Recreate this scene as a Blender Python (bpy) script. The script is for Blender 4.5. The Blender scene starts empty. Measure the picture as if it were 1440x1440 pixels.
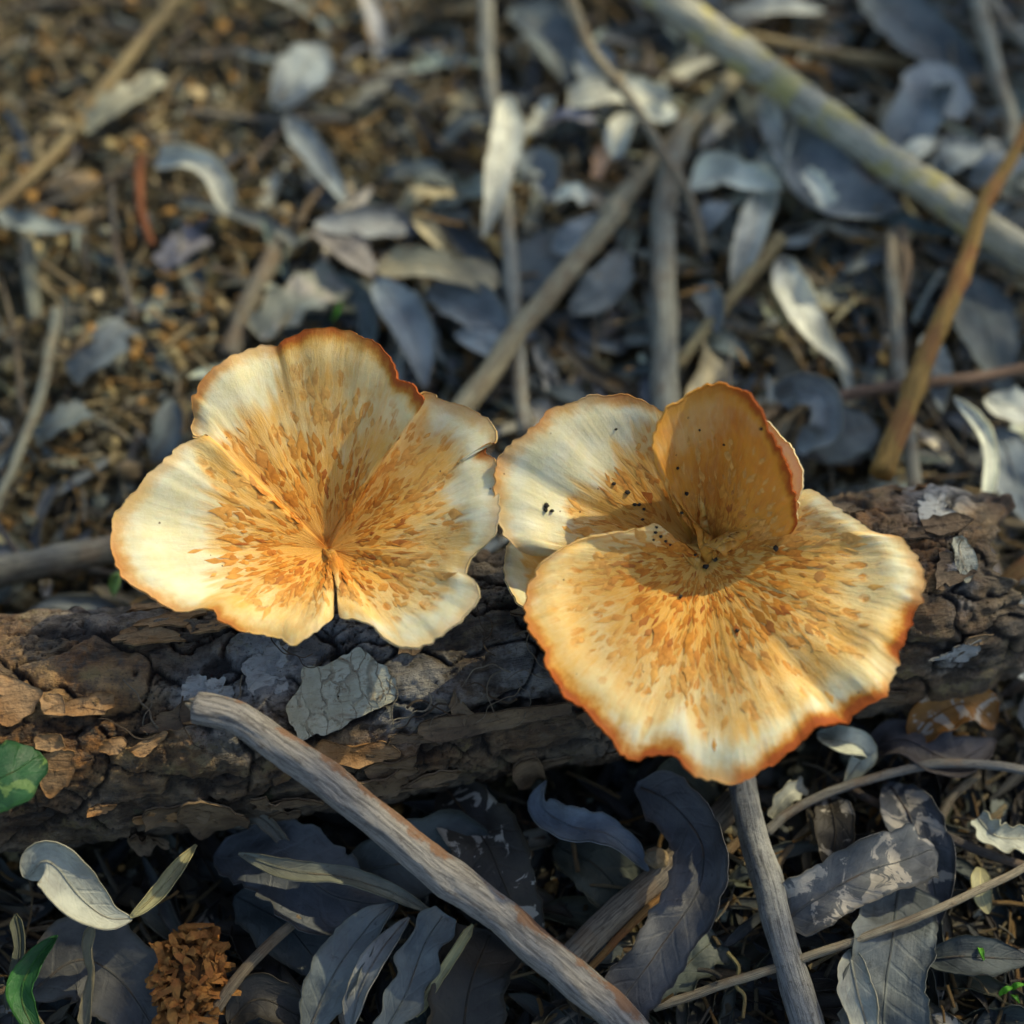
import bpy, math, random
import numpy as np
from mathutils import Vector

# ------------------------------------------------------------------ camera, sky, sun, exposure
S = 0.01                                   # everything below is written in centimetres
scene = bpy.context.scene
PITCH = math.radians(60)
TANH = 0.27
FWD = np.array([0, math.cos(PITCH), -math.sin(PITCH)])
UP = np.array([0, math.sin(PITCH), math.cos(PITCH)])
RT = np.array([1.0, 0, 0])
CAM = np.array([0, 0, 5.0]) - 40.0 * FWD
cam = bpy.data.cameras.new('camera')
cam_o = bpy.data.objects.new('camera', cam)
scene.collection.objects.link(cam_o)
cam_o.location = CAM * S
cam_o.rotation_euler = (math.pi / 2 - PITCH, 0, 0)
cam.sensor_width = 36
cam.lens = 18 / TANH
cam.clip_start = 0.01
cam.clip_end = 50
cam.dof.use_dof = True
cam.dof.focus_distance = 38.6 * S
cam.dof.aperture_fstop = 6.3
scene.camera = cam_o

SUN_EL = math.radians(40)
SUN_H = np.array([0.80, 0.60]); SUN_H /= np.linalg.norm(SUN_H)
SUN_DIR = np.array([SUN_H[0] * math.cos(SUN_EL), SUN_H[1] * math.cos(SUN_EL), math.sin(SUN_EL)])
world = bpy.data.worlds.new('World')
scene.world = world
world.use_nodes = True
wn = world.node_tree.nodes
sky = wn.new('ShaderNodeTexSky')
sky.sky_type = 'NISHITA'
sky.sun_disc = False
sky.sun_elevation = SUN_EL
sky.dust_density = 1.4
sky.ozone_density = 0.7
sky.sun_rotation = math.atan2(SUN_H[0], SUN_H[1])
wn['Background'].inputs['Strength'].default_value = 0.15
world.node_tree.links.new(sky.outputs[0], wn['Background'].inputs[0])
sl = bpy.data.lights.new('sun', 'SUN')
sl.energy = 3.3
sl.angle = math.radians(0.55)
sl.color = (1.0, 0.89, 0.60)
so = bpy.data.objects.new('sun', sl)
scene.collection.objects.link(so)
so.rotation_euler = Vector(SUN_DIR).to_track_quat('Z', 'Y').to_euler()
so.location = SUN_DIR * 3
scene.view_settings.view_transform = 'Standard'
scene.view_settings.look = 'None'
scene.view_settings.exposure = 0.36
scene.view_settings.gamma = 1
scene.cycles.use_adaptive_sampling = True
scene.cycles.adaptive_threshold = 0.035
scene.cycles.max_bounces = 5
scene.cycles.diffuse_bounces = 3
scene.cycles.transparent_max_bounces = 4

# ------------------------------------------------------------------ helpers
rng = np.random.default_rng(7)
random.seed(7)


def P(px, py, z=0.0):
    """photo pixel (1440 frame) -> point at height z (cm)"""
    d = FWD + RT * ((px - 720) / 720 * TANH) + UP * ((720 - py) / 720 * TANH)
    return CAM + d * ((z - CAM[2]) / d[2])


def proj(p):
    q = np.asarray(p) - CAM
    w = q @ FWD
    return 720 + (q @ RT) / w / TANH * 720, 720 - (q @ UP) / w / TANH * 720


def cm_per_px(p):
    return ((np.asarray(p) - CAM) @ FWD) * TANH / 720


def hash3(ix, iy, iz, seed):
    h = (ix.astype(np.int64) * 374761393 + iy.astype(np.int64) * 668265263 + iz.astype(np.int64) * 2147483647 + seed * 974634777) & 0xFFFFFFFF
    h = ((h ^ (h >> 13)) * 1274126177) & 0xFFFFFFFF
    h = ((h ^ (h >> 16)) * 2246822519) & 0xFFFFFFFF
    return ((h ^ (h >> 15)) & 0xFFFFFF) / float(0xFFFFFF)


def vnoise(p, seed=0):
    p = np.atleast_2d(np.asarray(p, float))
    i = np.floor(p).astype(np.int64)
    f = p - i
    f = f * f * f * (f * (f * 6 - 15) + 10)
    r = 0
    for dx in (0, 1):
        wx = f[:, 0] if dx else 1 - f[:, 0]
        for dy in (0, 1):
            wy = f[:, 1] if dy else 1 - f[:, 1]
            for dz in (0, 1):
                wz = f[:, 2] if dz else 1 - f[:, 2]
                r = r + wx * wy * wz * hash3(i[:, 0] + dx, i[:, 1] + dy, i[:, 2] + dz, seed)
    return r * 2 - 1


def fbm(p, seed=0, octs=4, gain=0.5):
    p = np.atleast_2d(np.asarray(p, float))
    a, r = 1.0, 0
    for k in range(octs):
        r = r + a * vnoise(p * (2.03 ** k) + k * 17.3, seed + k)
        a *= gain
    return r


def voronoi2(x, y, seed=0):
    ix, iy = np.floor(x).astype(np.int64), np.floor(y).astype(np.int64)
    f1 = np.full(x.shape, 9.0); f2 = np.full(x.shape, 9.0); cid = np.zeros(x.shape)
    z = np.zeros_like(ix)
    for dx in (-1, 0, 1):
        for dy in (-1, 0, 1):
            cx, cy = ix + dx, iy + dy
            jx = cx + hash3(cx, cy, z, seed); jy = cy + hash3(cx, cy, z, seed + 5)
            d = np.hypot(x - jx, y - jy)
            idv = hash3(cx, cy, z, seed + 11)
            near = d < f1
            f2 = np.where(near, f1, np.minimum(f2, d))
            cid = np.where(near, idv, cid)
            f1 = np.where(near, d, f1)
    return f1, f2, cid


def sstep(a, b, x):
    t = np.clip((np.asarray(x, float) - a) / (b - a), 0, 1)
    return t * t * (3 - 2 * t)


def catmull(pts, n, closed=False):
    """resample control rows to n rows, evenly by the length of the first 3 columns"""
    pts = np.asarray(pts, float)
    if len(pts) == 2:
        t = np.linspace(0, 1, n)[:, None]
        return pts[0] * (1 - t) + pts[1] * t
    ext = np.vstack([2 * pts[0] - pts[1], pts, 2 * pts[-1] - pts[-2]])
    out = []
    k = 14
    for i in range(1, len(ext) - 2):
        p0, p1, p2, p3 = ext[i - 1], ext[i], ext[i + 1], ext[i + 2]
        for s in range(k):
            t = s / k
            out.append(0.5 * (2 * p1 + (p2 - p0) * t + (2 * p0 - 5 * p1 + 4 * p2 - p3) * t * t + (3 * p1 - p0 - 3 * p2 + p3) * t ** 3))
    out.append(pts[-1])
    out = np.array(out)
    d = np.r_[0, np.cumsum(np.linalg.norm(np.diff(out[:, :3], axis=0), axis=1) + 1e-9)]
    t = np.linspace(0, d[-1], n)
    return np.stack([np.interp(t, d, out[:, c]) for c in range(out.shape[1])], 1)


def norm(v):
    return v / (np.linalg.norm(v, axis=-1, keepdims=True) + 1e-12)


def mesh_data(name, verts, faces, mat, origin, uv=None, col=None, smooth=True):
    me = bpy.data.meshes.new(name)
    v = (np.asarray(verts, float) - origin) * S
    me.from_pydata(v.tolist(), [], faces if isinstance(faces, list) else faces.tolist())
    if uv is not None:
        l = me.uv_layers.new(name='UVMap')
        vi = np.empty(len(me.loops), np.int32)
        me.loops.foreach_get('vertex_index', vi)
        l.data.foreach_set('uv', np.asarray(uv, np.float32)[vi].ravel())
    if col is not None:
        c = np.asarray(col, np.float32)
        if c.shape[1] == 3:
            c = np.c_[c, np.ones(len(c), np.float32)]
        a = me.color_attributes.new('Col', 'FLOAT_COLOR', 'POINT')
        a.data.foreach_set('color', c.ravel())
    if smooth:
        me.polygons.foreach_set('use_smooth', np.ones(len(me.polygons), bool))
    if mat is not None:
        me.materials.append(mat)
    return me


def mk(name, verts, faces, mat, parent=None, origin=None, uv=None, col=None, smooth=True, color=None):
    verts = np.asarray(verts, float)
    if origin is None:
        origin = np.array([verts[:, 0].mean(), verts[:, 1].mean(), verts[:, 2].min()])
    origin = np.asarray(origin, float)
    o = bpy.data.objects.new(name, mesh_data(name, verts, faces, mat, origin, uv, col, smooth))
    scene.collection.objects.link(o)
    place(o, origin, parent)
    if color is not None:
        o.color = (*color, 1)
    return o


ORG = {}


def place(o, origin, parent=None):
    ORG[o.name] = np.asarray(origin, float)
    if parent is not None:
        o.parent = parent
        o.location = (origin - ORG[parent.name]) * S
    else:
        o.location = origin * S


def empty(name, origin):
    o = bpy.data.objects.new(name, None)
    scene.collection.objects.link(o)
    o.empty_display_size = 0.01
    place(o, np.asarray(origin, float))
    return o


def tag(o, label=None, cat=None, group=None, kind=None):
    if label: o['label'] = label
    if cat: o['category'] = cat
    if group: o['group'] = group
    if kind: o['kind'] = kind
    return o


def grid_faces(n, m, off=0, flip=False):
    i, j = np.meshgrid(np.arange(n - 1), np.arange(m - 1), indexing='ij')
    a = (i * m + j).ravel() + off
    f = np.stack([a, a + 1, a + m + 1, a + m], 1)
    return f[:, ::-1] if flip else f


def grid_normals(g):
    du = np.gradient(g, axis=0); dv = np.gradient(g, axis=1)
    return norm(np.cross(du, dv))


def shell(g, thick, nrm=None):
    """grid (n,m,3) -> closed thin shell; top side faces +normal"""
    n, m, _ = g.shape
    if nrm is None:
        nrm = grid_normals(g)
    t = np.asarray(thick, float)
    if t.ndim == 2:
        t = t[..., None]
    b = g - nrm * t
    V = np.vstack([g.reshape(-1, 3), b.reshape(-1, 3)])
    N = n * m
    F = [grid_faces(n, m), grid_faces(n, m, N, True)]
    def strip(idx):
        idx = np.asarray(idx)
        return np.stack([idx[:-1], idx[:-1] + N, idx[1:] + N, idx[1:]], 1)
    F.append(strip(np.arange(n) * m)[:, ::-1] if False else strip(np.arange(n) * m))
    F.append(strip((np.arange(n) * m + m - 1)[::-1]))
    F.append(strip(np.arange(m)[::-1]))
    F.append(strip((n - 1) * m + np.arange(m)))
    return V, np.vstack(F)


def frames(sp):
    t = norm(np.gradient(sp, axis=0))
    ref = np.array([0, 0, 1.0])
    a = np.cross(t, ref)
    bad = np.linalg.norm(a, axis=1) < 0.15
    a[bad] = np.cross(t[bad], np.array([0, 1.0, 0.2]))
    a = norm(a)
    for i in range(1, len(a)):                       # keep it from flipping
        a[i] = a[i] - t[i] * (a[i] @ t[i])
        if a[i] @ a[i - 1] < 0: a[i] = -a[i]
    a = norm(a)
    return t, a, norm(np.cross(a, t))


def tube(sp, rad, sides=10, seed=0, rough=0.06, knots=(), cap=True):
    n = len(sp)
    t, a, b = frames(sp)
    th = np.linspace(0, 2 * math.pi, sides + 1)
    d = np.r_[0, np.cumsum(np.linalg.norm(np.diff(sp, axis=0), axis=1))]
    r = np.repeat(np.asarray(rad, float)[:, None], sides + 1, 1)
    ca, sa = np.cos(th), np.sin(th)
    q = np.stack([np.repeat(d[:, None], sides + 1, 1) * 0.8, np.repeat(ca[None] * 1.3, n, 0), np.repeat(sa[None] * 1.3, n, 0)], -1).reshape(-1, 3)
    nz = fbm(q * 1.6, seed, 3).reshape(n, sides + 1)
    r = r * (1 + rough * nz)
    for (kt, kh, kw) in knots:
        r = r * (1 + kh * np.exp(-((d[:, None] - kt * d[-1]) / kw) ** 2))
    V = sp[:, None] + r[..., None] * (ca[None, :, None] * a[:, None] + sa[None, :, None] * b[:, None])
    uv = np.stack([np.repeat(np.linspace(0, 1, sides + 1)[None], n, 0), np.repeat(d[:, None], sides + 1, 1)], -1)
    F = [f for f in grid_faces(n, sides + 1).tolist()]
    V = V.reshape(-1, 3); uv = uv.reshape(-1, 2)
    if cap:
        for e, base in ((0, 0), (n - 1, (n - 1) * (sides + 1))):
            c = len(V)
            jag = rad[e] * 0.35 * (t[e] if e else -t[e])
            V = np.vstack([V, sp[e] + jag]); uv = np.vstack([uv, [0.5, d[e]]])
            for k in range(sides):
                F.append([c, base + k + 1, base + k] if e == 0 else [c, base + k, base + k + 1])
    return V, F, uv


# ------------------------------------------------------------------ materials
class NT:
    def __init__(s, name):
        s.m = bpy.data.materials.new(name); s.m.use_nodes = True
        s.t = s.m.node_tree; s.n = s.t.nodes
        s.bsdf = s.n['Principled BSDF']; s.out = s.n['Material Output']

    def set(s, sock, v):
        if hasattr(v, 'is_output') or isinstance(v, bpy.types.NodeSocket):
            s.t.links.new(v, sock)
        else:
            if sock.type == 'RGBA' and not isinstance(v, (int, float)) and len(v) == 3:
                v = (*v, 1)
            sock.default_value = v

    def node(s, typ, ins=None, **kw):
        nd = s.n.new(typ)
        for k, v in kw.items(): setattr(nd, k, v)
        for k, v in (ins or {}).items(): s.set(nd.inputs[k], v)
        return nd

    def math(s, op, a, b=0.0, c=None, clamp=False):
        nd = s.node('ShaderNodeMath', {0: a, 1: b}, operation=op); nd.use_clamp = clamp
        if c is not None: s.set(nd.inputs[2], c)
        return nd.outputs[0]

    def mix(s, f, a, b, blend='MIX'):
        nd = s.node('ShaderNodeMix', data_type='RGBA', blend_type=blend)
        s.set(nd.inputs[0], f); s.set(nd.inputs[6], a); s.set(nd.inputs[7], b)
        return nd.outputs[2]

    def noise(s, vec, scale, detail=4, rough=0.55, dist=0.0):
        nd = s.node('ShaderNodeTexNoise', {'Vector': vec, 'Scale': scale, 'Detail': detail, 'Roughness': rough, 'Distortion': dist})
        return nd.outputs['Fac']

    def voro(s, vec, scale, feature='F1', rand=1.0, out='Distance'):
        nd = s.node('ShaderNodeTexVoronoi', {'Vector': vec, 'Scale': scale, 'Randomness': rand}, feature=feature)
        return nd.outputs[out]

    def ramp(s, f, a, b, lo=0.0, hi=1.0):
        nd = s.node('ShaderNodeMapRange', {0: f, 1: a, 2: b, 3: lo, 4: hi}, interpolation_type='SMOOTHSTEP')
        return nd.outputs[0]

    def mapping(s, vec, scale, loc=(0, 0, 0)):
        nd = s.node('ShaderNodeMapping', {0: vec, 1: loc, 3: scale})
        return nd.outputs[0]

    def bump(s, h, strength, dist, prev=None):
        nd = s.node('ShaderNodeBump', {'Height': h, 'Strength': strength, 'Distance': dist})
        if prev is not None: s.set(nd.inputs['Normal'], prev)
        return nd.outputs[0]

    def obj_coord(s):
        tc = s.node('ShaderNodeTexCoord').outputs['Object']
        inf = s.node('ShaderNodeObjectInfo')
        v = s.node('ShaderNodeVectorMath', {0: tc, 1: (100, 100, 100)}, operation='MULTIPLY').outputs[0]
        off = s.node('ShaderNodeVectorMath', {0: s.node('ShaderNodeCombineXYZ', {0: inf.outputs['Random'], 1: inf.outputs['Random'], 2: inf.outputs['Random']}).outputs[0], 1: (37, 71, 53)}, operation='MULTIPLY').outputs[0]
        return s.node('ShaderNodeVectorMath', {0: v, 1: off}, operation='ADD').outputs[0]

    def uv(s):
        return s.node('ShaderNodeUVMap').outputs[0]

    def col(s):
        return s.node('ShaderNodeVertexColor', layer_name='Col').outputs[0]

    def objcol(s):
        return s.node('ShaderNodeObjectInfo').outputs['Color']

    def fin(s, base, rough=0.7, normal=None, spec=0.35, **kw):
        s.set(s.bsdf.inputs['Base Color'], base); s.set(s.bsdf.inputs['Roughness'], rough)
        s.set(s.bsdf.inputs['Specular IOR Level'], spec)
        if normal is not None: s.set(s.bsdf.inputs['Normal'], normal)
        for k, v in kw.items(): s.set(s.bsdf.inputs[k], v)
        return s.m


def mat_cap():
    """UV: x = length along the rim (cm), y = 0 centre .. 1 rim.  Col: r smooth white zone, g rust on the rim, b brown stains, painted shade and glow"""
    s = NT('mushroom_cap_skin')
    uv = s.uv(); col = s.node('ShaderNodeSeparateColor', {0: s.col()})
    white, rust, brown = col.outputs[0], col.outputs[1], col.outputs[2]
    sep = s.node('ShaderNodeSeparateXYZ', {0: uv}); v = sep.outputs[1]
    oc = s.obj_coord()
    big = s.noise(oc, 0.55, 4)
    med = s.noise(oc, 1.7, 4, 0.6)
    wob = s.node('ShaderNodeTexNoise', {'Vector': oc, 'Scale': 1.1, 'Detail': 3.0}).outputs['Color']
    uvw = s.node('ShaderNodeVectorMath', {0: uv, 1: s.node('ShaderNodeVectorMath', {0: wob, 1: (0.35, 0.12, 0)}, operation='MULTIPLY').outputs[0]}, operation='ADD').outputs[0]
    fib = s.noise(s.mapping(uvw, (5.0, 5.5, 1)), 1.0, 6, 0.68, 0.7)          # radial fibres
    fib2 = s.noise(s.mapping(uvw, (17.0, 9.0, 1)), 1.0, 4, 0.62, 0.5)
    notw = s.math('SUBTRACT', 1.0, white)
    warm = s.math('ADD', v, s.math('MULTIPLY', s.math('SUBTRACT', big, 0.5), 0.8))
    warm = s.math('ADD', warm, s.math('MULTIPLY', s.math('SUBTRACT', fib, 0.5), 0.75))
    warm = s.math('ADD', warm, s.math('MULTIPLY', s.math('SUBTRACT', med, 0.5), 0.9))
    orange_f = s.math('SUBTRACT', 1.0, s.ramp(warm, 0.32, 1.12))
    orange_f = s.math('MULTIPLY', orange_f, notw)
    orange_f = s.math('MAXIMUM', orange_f, s.math('MULTIPLY', brown, s.ramp(fib, 0.25, 0.6)))
    pale = s.mix(s.ramp(big, 0.35, 0.65), (0.70, 0.51, 0.20), (0.73, 0.58, 0.27))
    pale = s.mix(white, pale, s.mix(s.ramp(med, 0.3, 0.7), (0.68, 0.60, 0.33), (0.73, 0.68, 0.46)))
    c = s.mix(s.math('MULTIPLY', orange_f, 0.88), pale, (0.68, 0.33, 0.045))
    c = s.mix(s.math('MULTIPLY', brown, 0.88), c, s.mix(s.ramp(s.math('ADD', big, s.math('MULTIPLY', fib, 0.4)), 0.55, 0.85), (0.45, 0.125, 0.008), (0.64, 0.27, 0.025)))
    # paler fibre strands
    c = s.mix(s.math('MULTIPLY', s.math('MULTIPLY', s.ramp(fib2, 0.52, 0.74), 0.40), s.math('SUBTRACT', 1.0, s.math('MULTIPLY', brown, 0.8))), c, (0.74, 0.58, 0.31))
    # flattened fibrous scales, patchy
    vw = s.node('ShaderNodeVectorMath', {0: s.mapping(uvw, (3.0, 10.0, 1)), 1: s.node('ShaderNodeVectorMath', {0: s.node('ShaderNodeTexNoise', {'Vector': oc, 'Scale': 3.2, 'Detail': 3.0}).outputs['Color'], 1: (1.1, 1.1, 0)}, operation='MULTIPLY').outputs[0]}, operation='ADD').outputs[0]
    sc = s.voro(vw, 1.0)
    scm = s.math('MULTIPLY', s.ramp(sc, 0.44, 0.26), s.ramp(med, 0.36, 0.54))
    scm = s.math('MULTIPLY', scm, s.math('MULTIPLY', notw, s.ramp(v, 0.96, 0.72)))
    scm = s.math('MULTIPLY', scm, s.ramp(fib2, 0.72, 0.45))
    c = s.mix(s.math('MULTIPLY', scm, 0.85), c, (0.57, 0.215, 0.022))
    # rim: ochre band, then a rust line where the edge has dried
    rn = s.math('ADD', v, s.math('MULTIPLY', s.math('SUBTRACT', s.noise(oc, 2.2, 5, 0.62), 0.5), 0.13))
    rn = s.math('ADD', rn, s.math('MULTIPLY', rust, 0.035))
    band = s.math('MULTIPLY', s.ramp(rn, 0.915, 1.0), s.math('ADD', 0.15, s.math('MULTIPLY', rust, 0.85)))
    c = s.mix(band, c, (0.60, 0.285, 0.025))
    line = s.math('MULTIPLY', s.ramp(rn, 0.955, 1.02), s.ramp(rust, 0.35, 1.0, 0.03, 1.0))
    c = s.mix(line, c, (0.34, 0.075, 0.010))
    pin = s.math('MULTIPLY', s.ramp(s.voro(oc, 2.9), 0.075, 0.05), s.ramp(s.noise(oc, 0.9, 2), 0.47, 0.57))
    c = s.mix(s.math('MULTIPLY', pin, 0.85), c, (0.10, 0.055, 0.02))
    h = s.math('ADD', s.math('MULTIPLY', fib, 0.35), s.math('ADD', s.math('MULTIPLY', scm, 0.45), s.math('MULTIPLY', fib2, 0.45)))
    nrm = s.bump(s.math('MULTIPLY', h, s.math('SUBTRACT', 1.0, s.math('MULTIPLY', white, 0.65))), 0.5, 0.0006)
    nrm = s.bump(s.noise(oc, 7, 5, 0.65), 0.3, 0.0005, nrm)
    return s.fin(c, s.ramp(fib, 0.3, 0.7, 0.8, 0.6), nrm, 0.2, **{'Subsurface Weight': 0.15, 'Subsurface Radius': (1.0, 0.45, 0.12), 'Subsurface Scale': 0.0018})


def mat_simple(name, c1, c2, scale=3.0, rough=0.75, bump=0.5, dist=0.0006, spec=0.3, sss=0.0):
    s = NT(name)
    oc = s.obj_coord()
    n1 = s.noise(oc, scale, 5, 0.6); n2 = s.noise(oc, scale * 4.3, 4, 0.6)
    c = s.mix(s.ramp(n1, 0.35, 0.65), c1, c2)
    c = s.mix(s.math('MULTIPLY', s.ramp(n2, 0.5, 0.75), 0.5), c, tuple(x * 0.45 for x in c1))
    kw = {'Subsurface Weight': sss, 'Subsurface Radius': (1, .5, .2), 'Subsurface Scale': 0.002} if sss else {}
    return s.fin(c, rough, s.bump(s.math('ADD', n1, n2), bump, dist), spec, **kw)


def mat_leaf(name, source='obj', patch=0.0, patch_col=(0.42, 0.38, 0.31), gloss=0.5, trans=0.12):
    """UV: x across 0..1, y along (cm)"""
    s = NT(name)
    uv = s.uv(); sep = s.node('ShaderNodeSeparateXYZ', {0: uv})
    base = s.objcol() if source == 'obj' else s.col()
    oc = s.obj_coord()
    n1 = s.noise(oc, 0.9, 5, 0.62); n2 = s.noise(oc, 5.0, 5, 0.65)
    ax = s.math('ABSOLUTE', s.math('SUBTRACT', sep.outputs[0], 0.5))
    vein = s.math('SINE', s.math('SUBTRACT', s.math('MULTIPLY', sep.outputs[1], 15.0), s.math('ADD', s.math('MULTIPLY', ax, 17.0), s.math('MULTIPLY', n1, 5.0))))
    veinm = s.ramp(vein, 0.72, 1.0)
    mid = s.ramp(ax, 0.035, 0.012)
    streak = s.noise(s.mapping(uv, (10, 0.9, 1)), 1.6, 4, 0.6)
    c = s.mix(s.ramp(n1, 0.30, 0.70), s.mix(1.0, base, (0.62, 0.60, 0.60), 'MULTIPLY'), s.mix(1.0, base, (1.30, 1.26, 1.20), 'MULTIPLY'))
    c = s.mix(s.math('MULTIPLY', s.ramp(streak, 0.5, 0.7), 0.35), c, s.mix(1.0, base, (0.55, 0.47, 0.40), 'MULTIPLY'))
    c = s.mix(s.math('MULTIPLY', veinm, 0.10), c, s.mix(1.0, base, (1.5, 1.42, 1.3), 'MULTIPLY'))
    c = s.mix(s.math('MULTIPLY', mid, 0.6), c, s.mix(1.0, base, (1.55, 1.4, 1.15), 'MULTIPLY'))
    c = s.mix(s.math('MULTIPLY', s.ramp(n2, 0.60, 0.74), 0.65), c, s.mix(1.0, base, (0.30, 0.26, 0.24), 'MULTIPLY'))
    if patch:
        pm = s.ramp(s.noise(oc, 1.5, 5, 0.6, 0.8), 0.53, 0.57)
        c = s.mix(s.math('MULTIPLY', pm, patch), c, patch_col)
    edge = s.ramp(ax, 0.44, 0.5)
    c = s.mix(s.math('MULTIPLY', edge, 0.35), c, s.mix(1.0, base, (1.25, 1.0, 0.7), 'MULTIPLY'))
    h = s.math('ADD', s.math('MULTIPLY', veinm, 0.22), s.math('ADD', s.math('MULTIPLY', n2, 0.9), s.math('MULTIPLY', streak, 0.6)))
    nrm = s.bump(h, 0.55, 0.0006)
    s.fin(c, s.ramp(n1, 0.3, 0.7, gloss, gloss + 0.22), nrm, 0.4)
    if trans:
        tr = s.node('ShaderNodeBsdfTranslucent', {'Color': s.mix(1.0, c, (1.5, 1.2, 0.8), 'MULTIPLY')})
        mx = s.node('ShaderNodeMixShader', {0: trans, 1: s.bsdf.outputs[0], 2: tr.outputs[0]})
        s.t.links.new(mx.outputs[0], s.out.inputs[0])
    return s.m


def mat_twig(name, source='obj', second=(0.3, 0.13, 0.03), second_f=0.25, side=None, stria=1.0):
    """UV: x around 0..1, y along (cm)"""
    s = NT(name)
    uv = s.uv(); sep = s.node('ShaderNodeSeparateXYZ', {0: uv})
    base = s.objcol() if source == 'obj' else s.col()
    oc = s.obj_coord()
    ang = s.math('MULTIPLY', sep.outputs[0], 2 * math.pi)
    cyl = s.node('ShaderNodeCombineXYZ', {0: s.math('MULTIPLY', s.math('COSINE', ang), 2.4), 1: s.math('MULTIPLY', s.math('SINE', ang), 2.4), 2: s.math('MULTIPLY', sep.outputs[1], 0.45)}).outputs[0]
    cyl = s.node('ShaderNodeVectorMath', {0: cyl, 1: s.node('ShaderNodeCombineXYZ', {0: s.node('ShaderNodeObjectInfo').outputs['Random']}).outputs[0]}, operation='ADD').outputs[0]
    st = s.noise(cyl, 2.2, 6, 0.68, 0.6)
    st = s.math('ADD', s.math('MULTIPLY', st, 0.55), s.math('MULTIPLY', s.noise(cyl, 6.5, 5, 0.7, 0.4), 0.45))
    n1 = s.noise(oc, 1.1, 5, 0.6); n2 = s.noise(oc, 7, 4, 0.65)
    c = s.mix(s.ramp(st, 0.40, 0.58), s.mix(1.0, base, (0.42, 0.40, 0.39), 'MULTIPLY'), s.mix(1.0, base, (1.22, 1.18, 1.12), 'MULTIPLY'))
    sf = s.ramp(n1, 0.48, 0.60)
    if side is not None:                       # a strip of the second colour along one side
        sf = s.math('MULTIPLY', s.ramp(s.math('ADD', s.math('COSINE', s.math('SUBTRACT', ang, side)), s.math('MULTIPLY', s.math('SUBTRACT', s.noise(oc, 0.8, 6, 0.7), 0.5), 3.2)), 0.78, 1.05), 1.0)
    c = s.mix(s.math('MULTIPLY', sf, second_f), c, second)
    c = s.mix(s.math('MULTIPLY', s.ramp(n2, 0.58, 0.72), 0.7), c, s.mix(1.0, base, (0.28, 0.22, 0.18), 'MULTIPLY'))
    h = s.math('ADD', s.math('MULTIPLY', st, 1.6 * stria), s.math('MULTIPLY', n2, 0.7))
    return s.fin(c, 0.72, s.bump(h, 0.8, 0.0009), 0.3)


def mat_bark():
    """Col: r pale film, g orange plate, b crevice"""
    s = NT('rotting_bark')
    col = s.node('ShaderNodeSeparateColor', {0: s.col()})
    pale, orange, crev = col.outputs[0], col.outputs[1], col.outputs[2]
    uv = s.uv(); oc = s.obj_coord()
    n1 = s.noise(oc, 0.8, 6, 0.65); n2 = s.noise(oc, 3.2, 6, 0.68); n3 = s.noise(oc, 14, 4, 0.65)
    st = s.noise(s.mapping(uv, (0.9, 5.0, 1)), 1.4, 6, 0.68, 0.5)
    c = s.mix(s.ramp(st, 0.35, 0.65), (0.030, 0.024, 0.018), (0.135, 0.10, 0.058))
    c = s.mix(s.math('MULTIPLY', s.ramp(n1, 0.45, 0.62), 0.6), c, (0.17, 0.15, 0.115))
    of = s.math('MULTIPLY', orange, s.ramp(n2, 0.30, 0.62))
    oc_c = s.mix(s.ramp(n1, 0.38, 0.62), (0.30, 0.125, 0.026), (0.36, 0.22, 0.085))
    c = s.mix(of, c, oc_c)
    pf = s.math('MULTIPLY', pale, s.ramp(s.math('ADD', n2, s.math('MULTIPLY', pale, 0.35)), 0.50, 0.66))
    c = s.mix(pf, c, s.mix(s.ramp(n2, 0.4, 0.7), (0.30, 0.31, 0.30), (0.46, 0.46, 0.42)))
    grn = s.math('MULTIPLY', s.ramp(s.noise(oc, 0.55, 4), 0.56, 0.7), s.ramp(n2, 0.48, 0.6))
    c = s.mix(s.math('MULTIPLY', grn, 0.6), c, (0.075, 0.10, 0.03))
    yel = s.math('MULTIPLY', s.ramp(s.noise(oc, 0.9, 5, 0.65), 0.56, 0.64), s.ramp(n2, 0.45, 0.56))
    c = s.mix(s.math('MULTIPLY', yel, 0.5), c, (0.24, 0.19, 0.07))
    c = s.mix(s.math('MULTIPLY', crev, 0.85), c, (0.014, 0.010, 0.007))
    c = s.mix(s.math('MULTIPLY', s.ramp(n3, 0.56, 0.72), 0.75), c, (0.022, 0.016, 0.012))
    spk = s.math('MULTIPLY', s.ramp(s.voro(oc, 5.0), 0.20, 0.10), s.ramp(n1, 0.5, 0.6))
    c = s.mix(s.math('MULTIPLY', spk, 0.8), c, (0.012, 0.010, 0.01))
    h = s.math('ADD', s.math('MULTIPLY', st, 0.8), s.math('ADD', s.math('MULTIPLY', n2, 1.0), s.math('MULTIPLY', n3, 0.35)))
    return s.fin(c, s.ramp(n2, 0.3, 0.7, 0.42, 0.8), s.bump(h, 1.0, 0.0021), 0.45)


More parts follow.
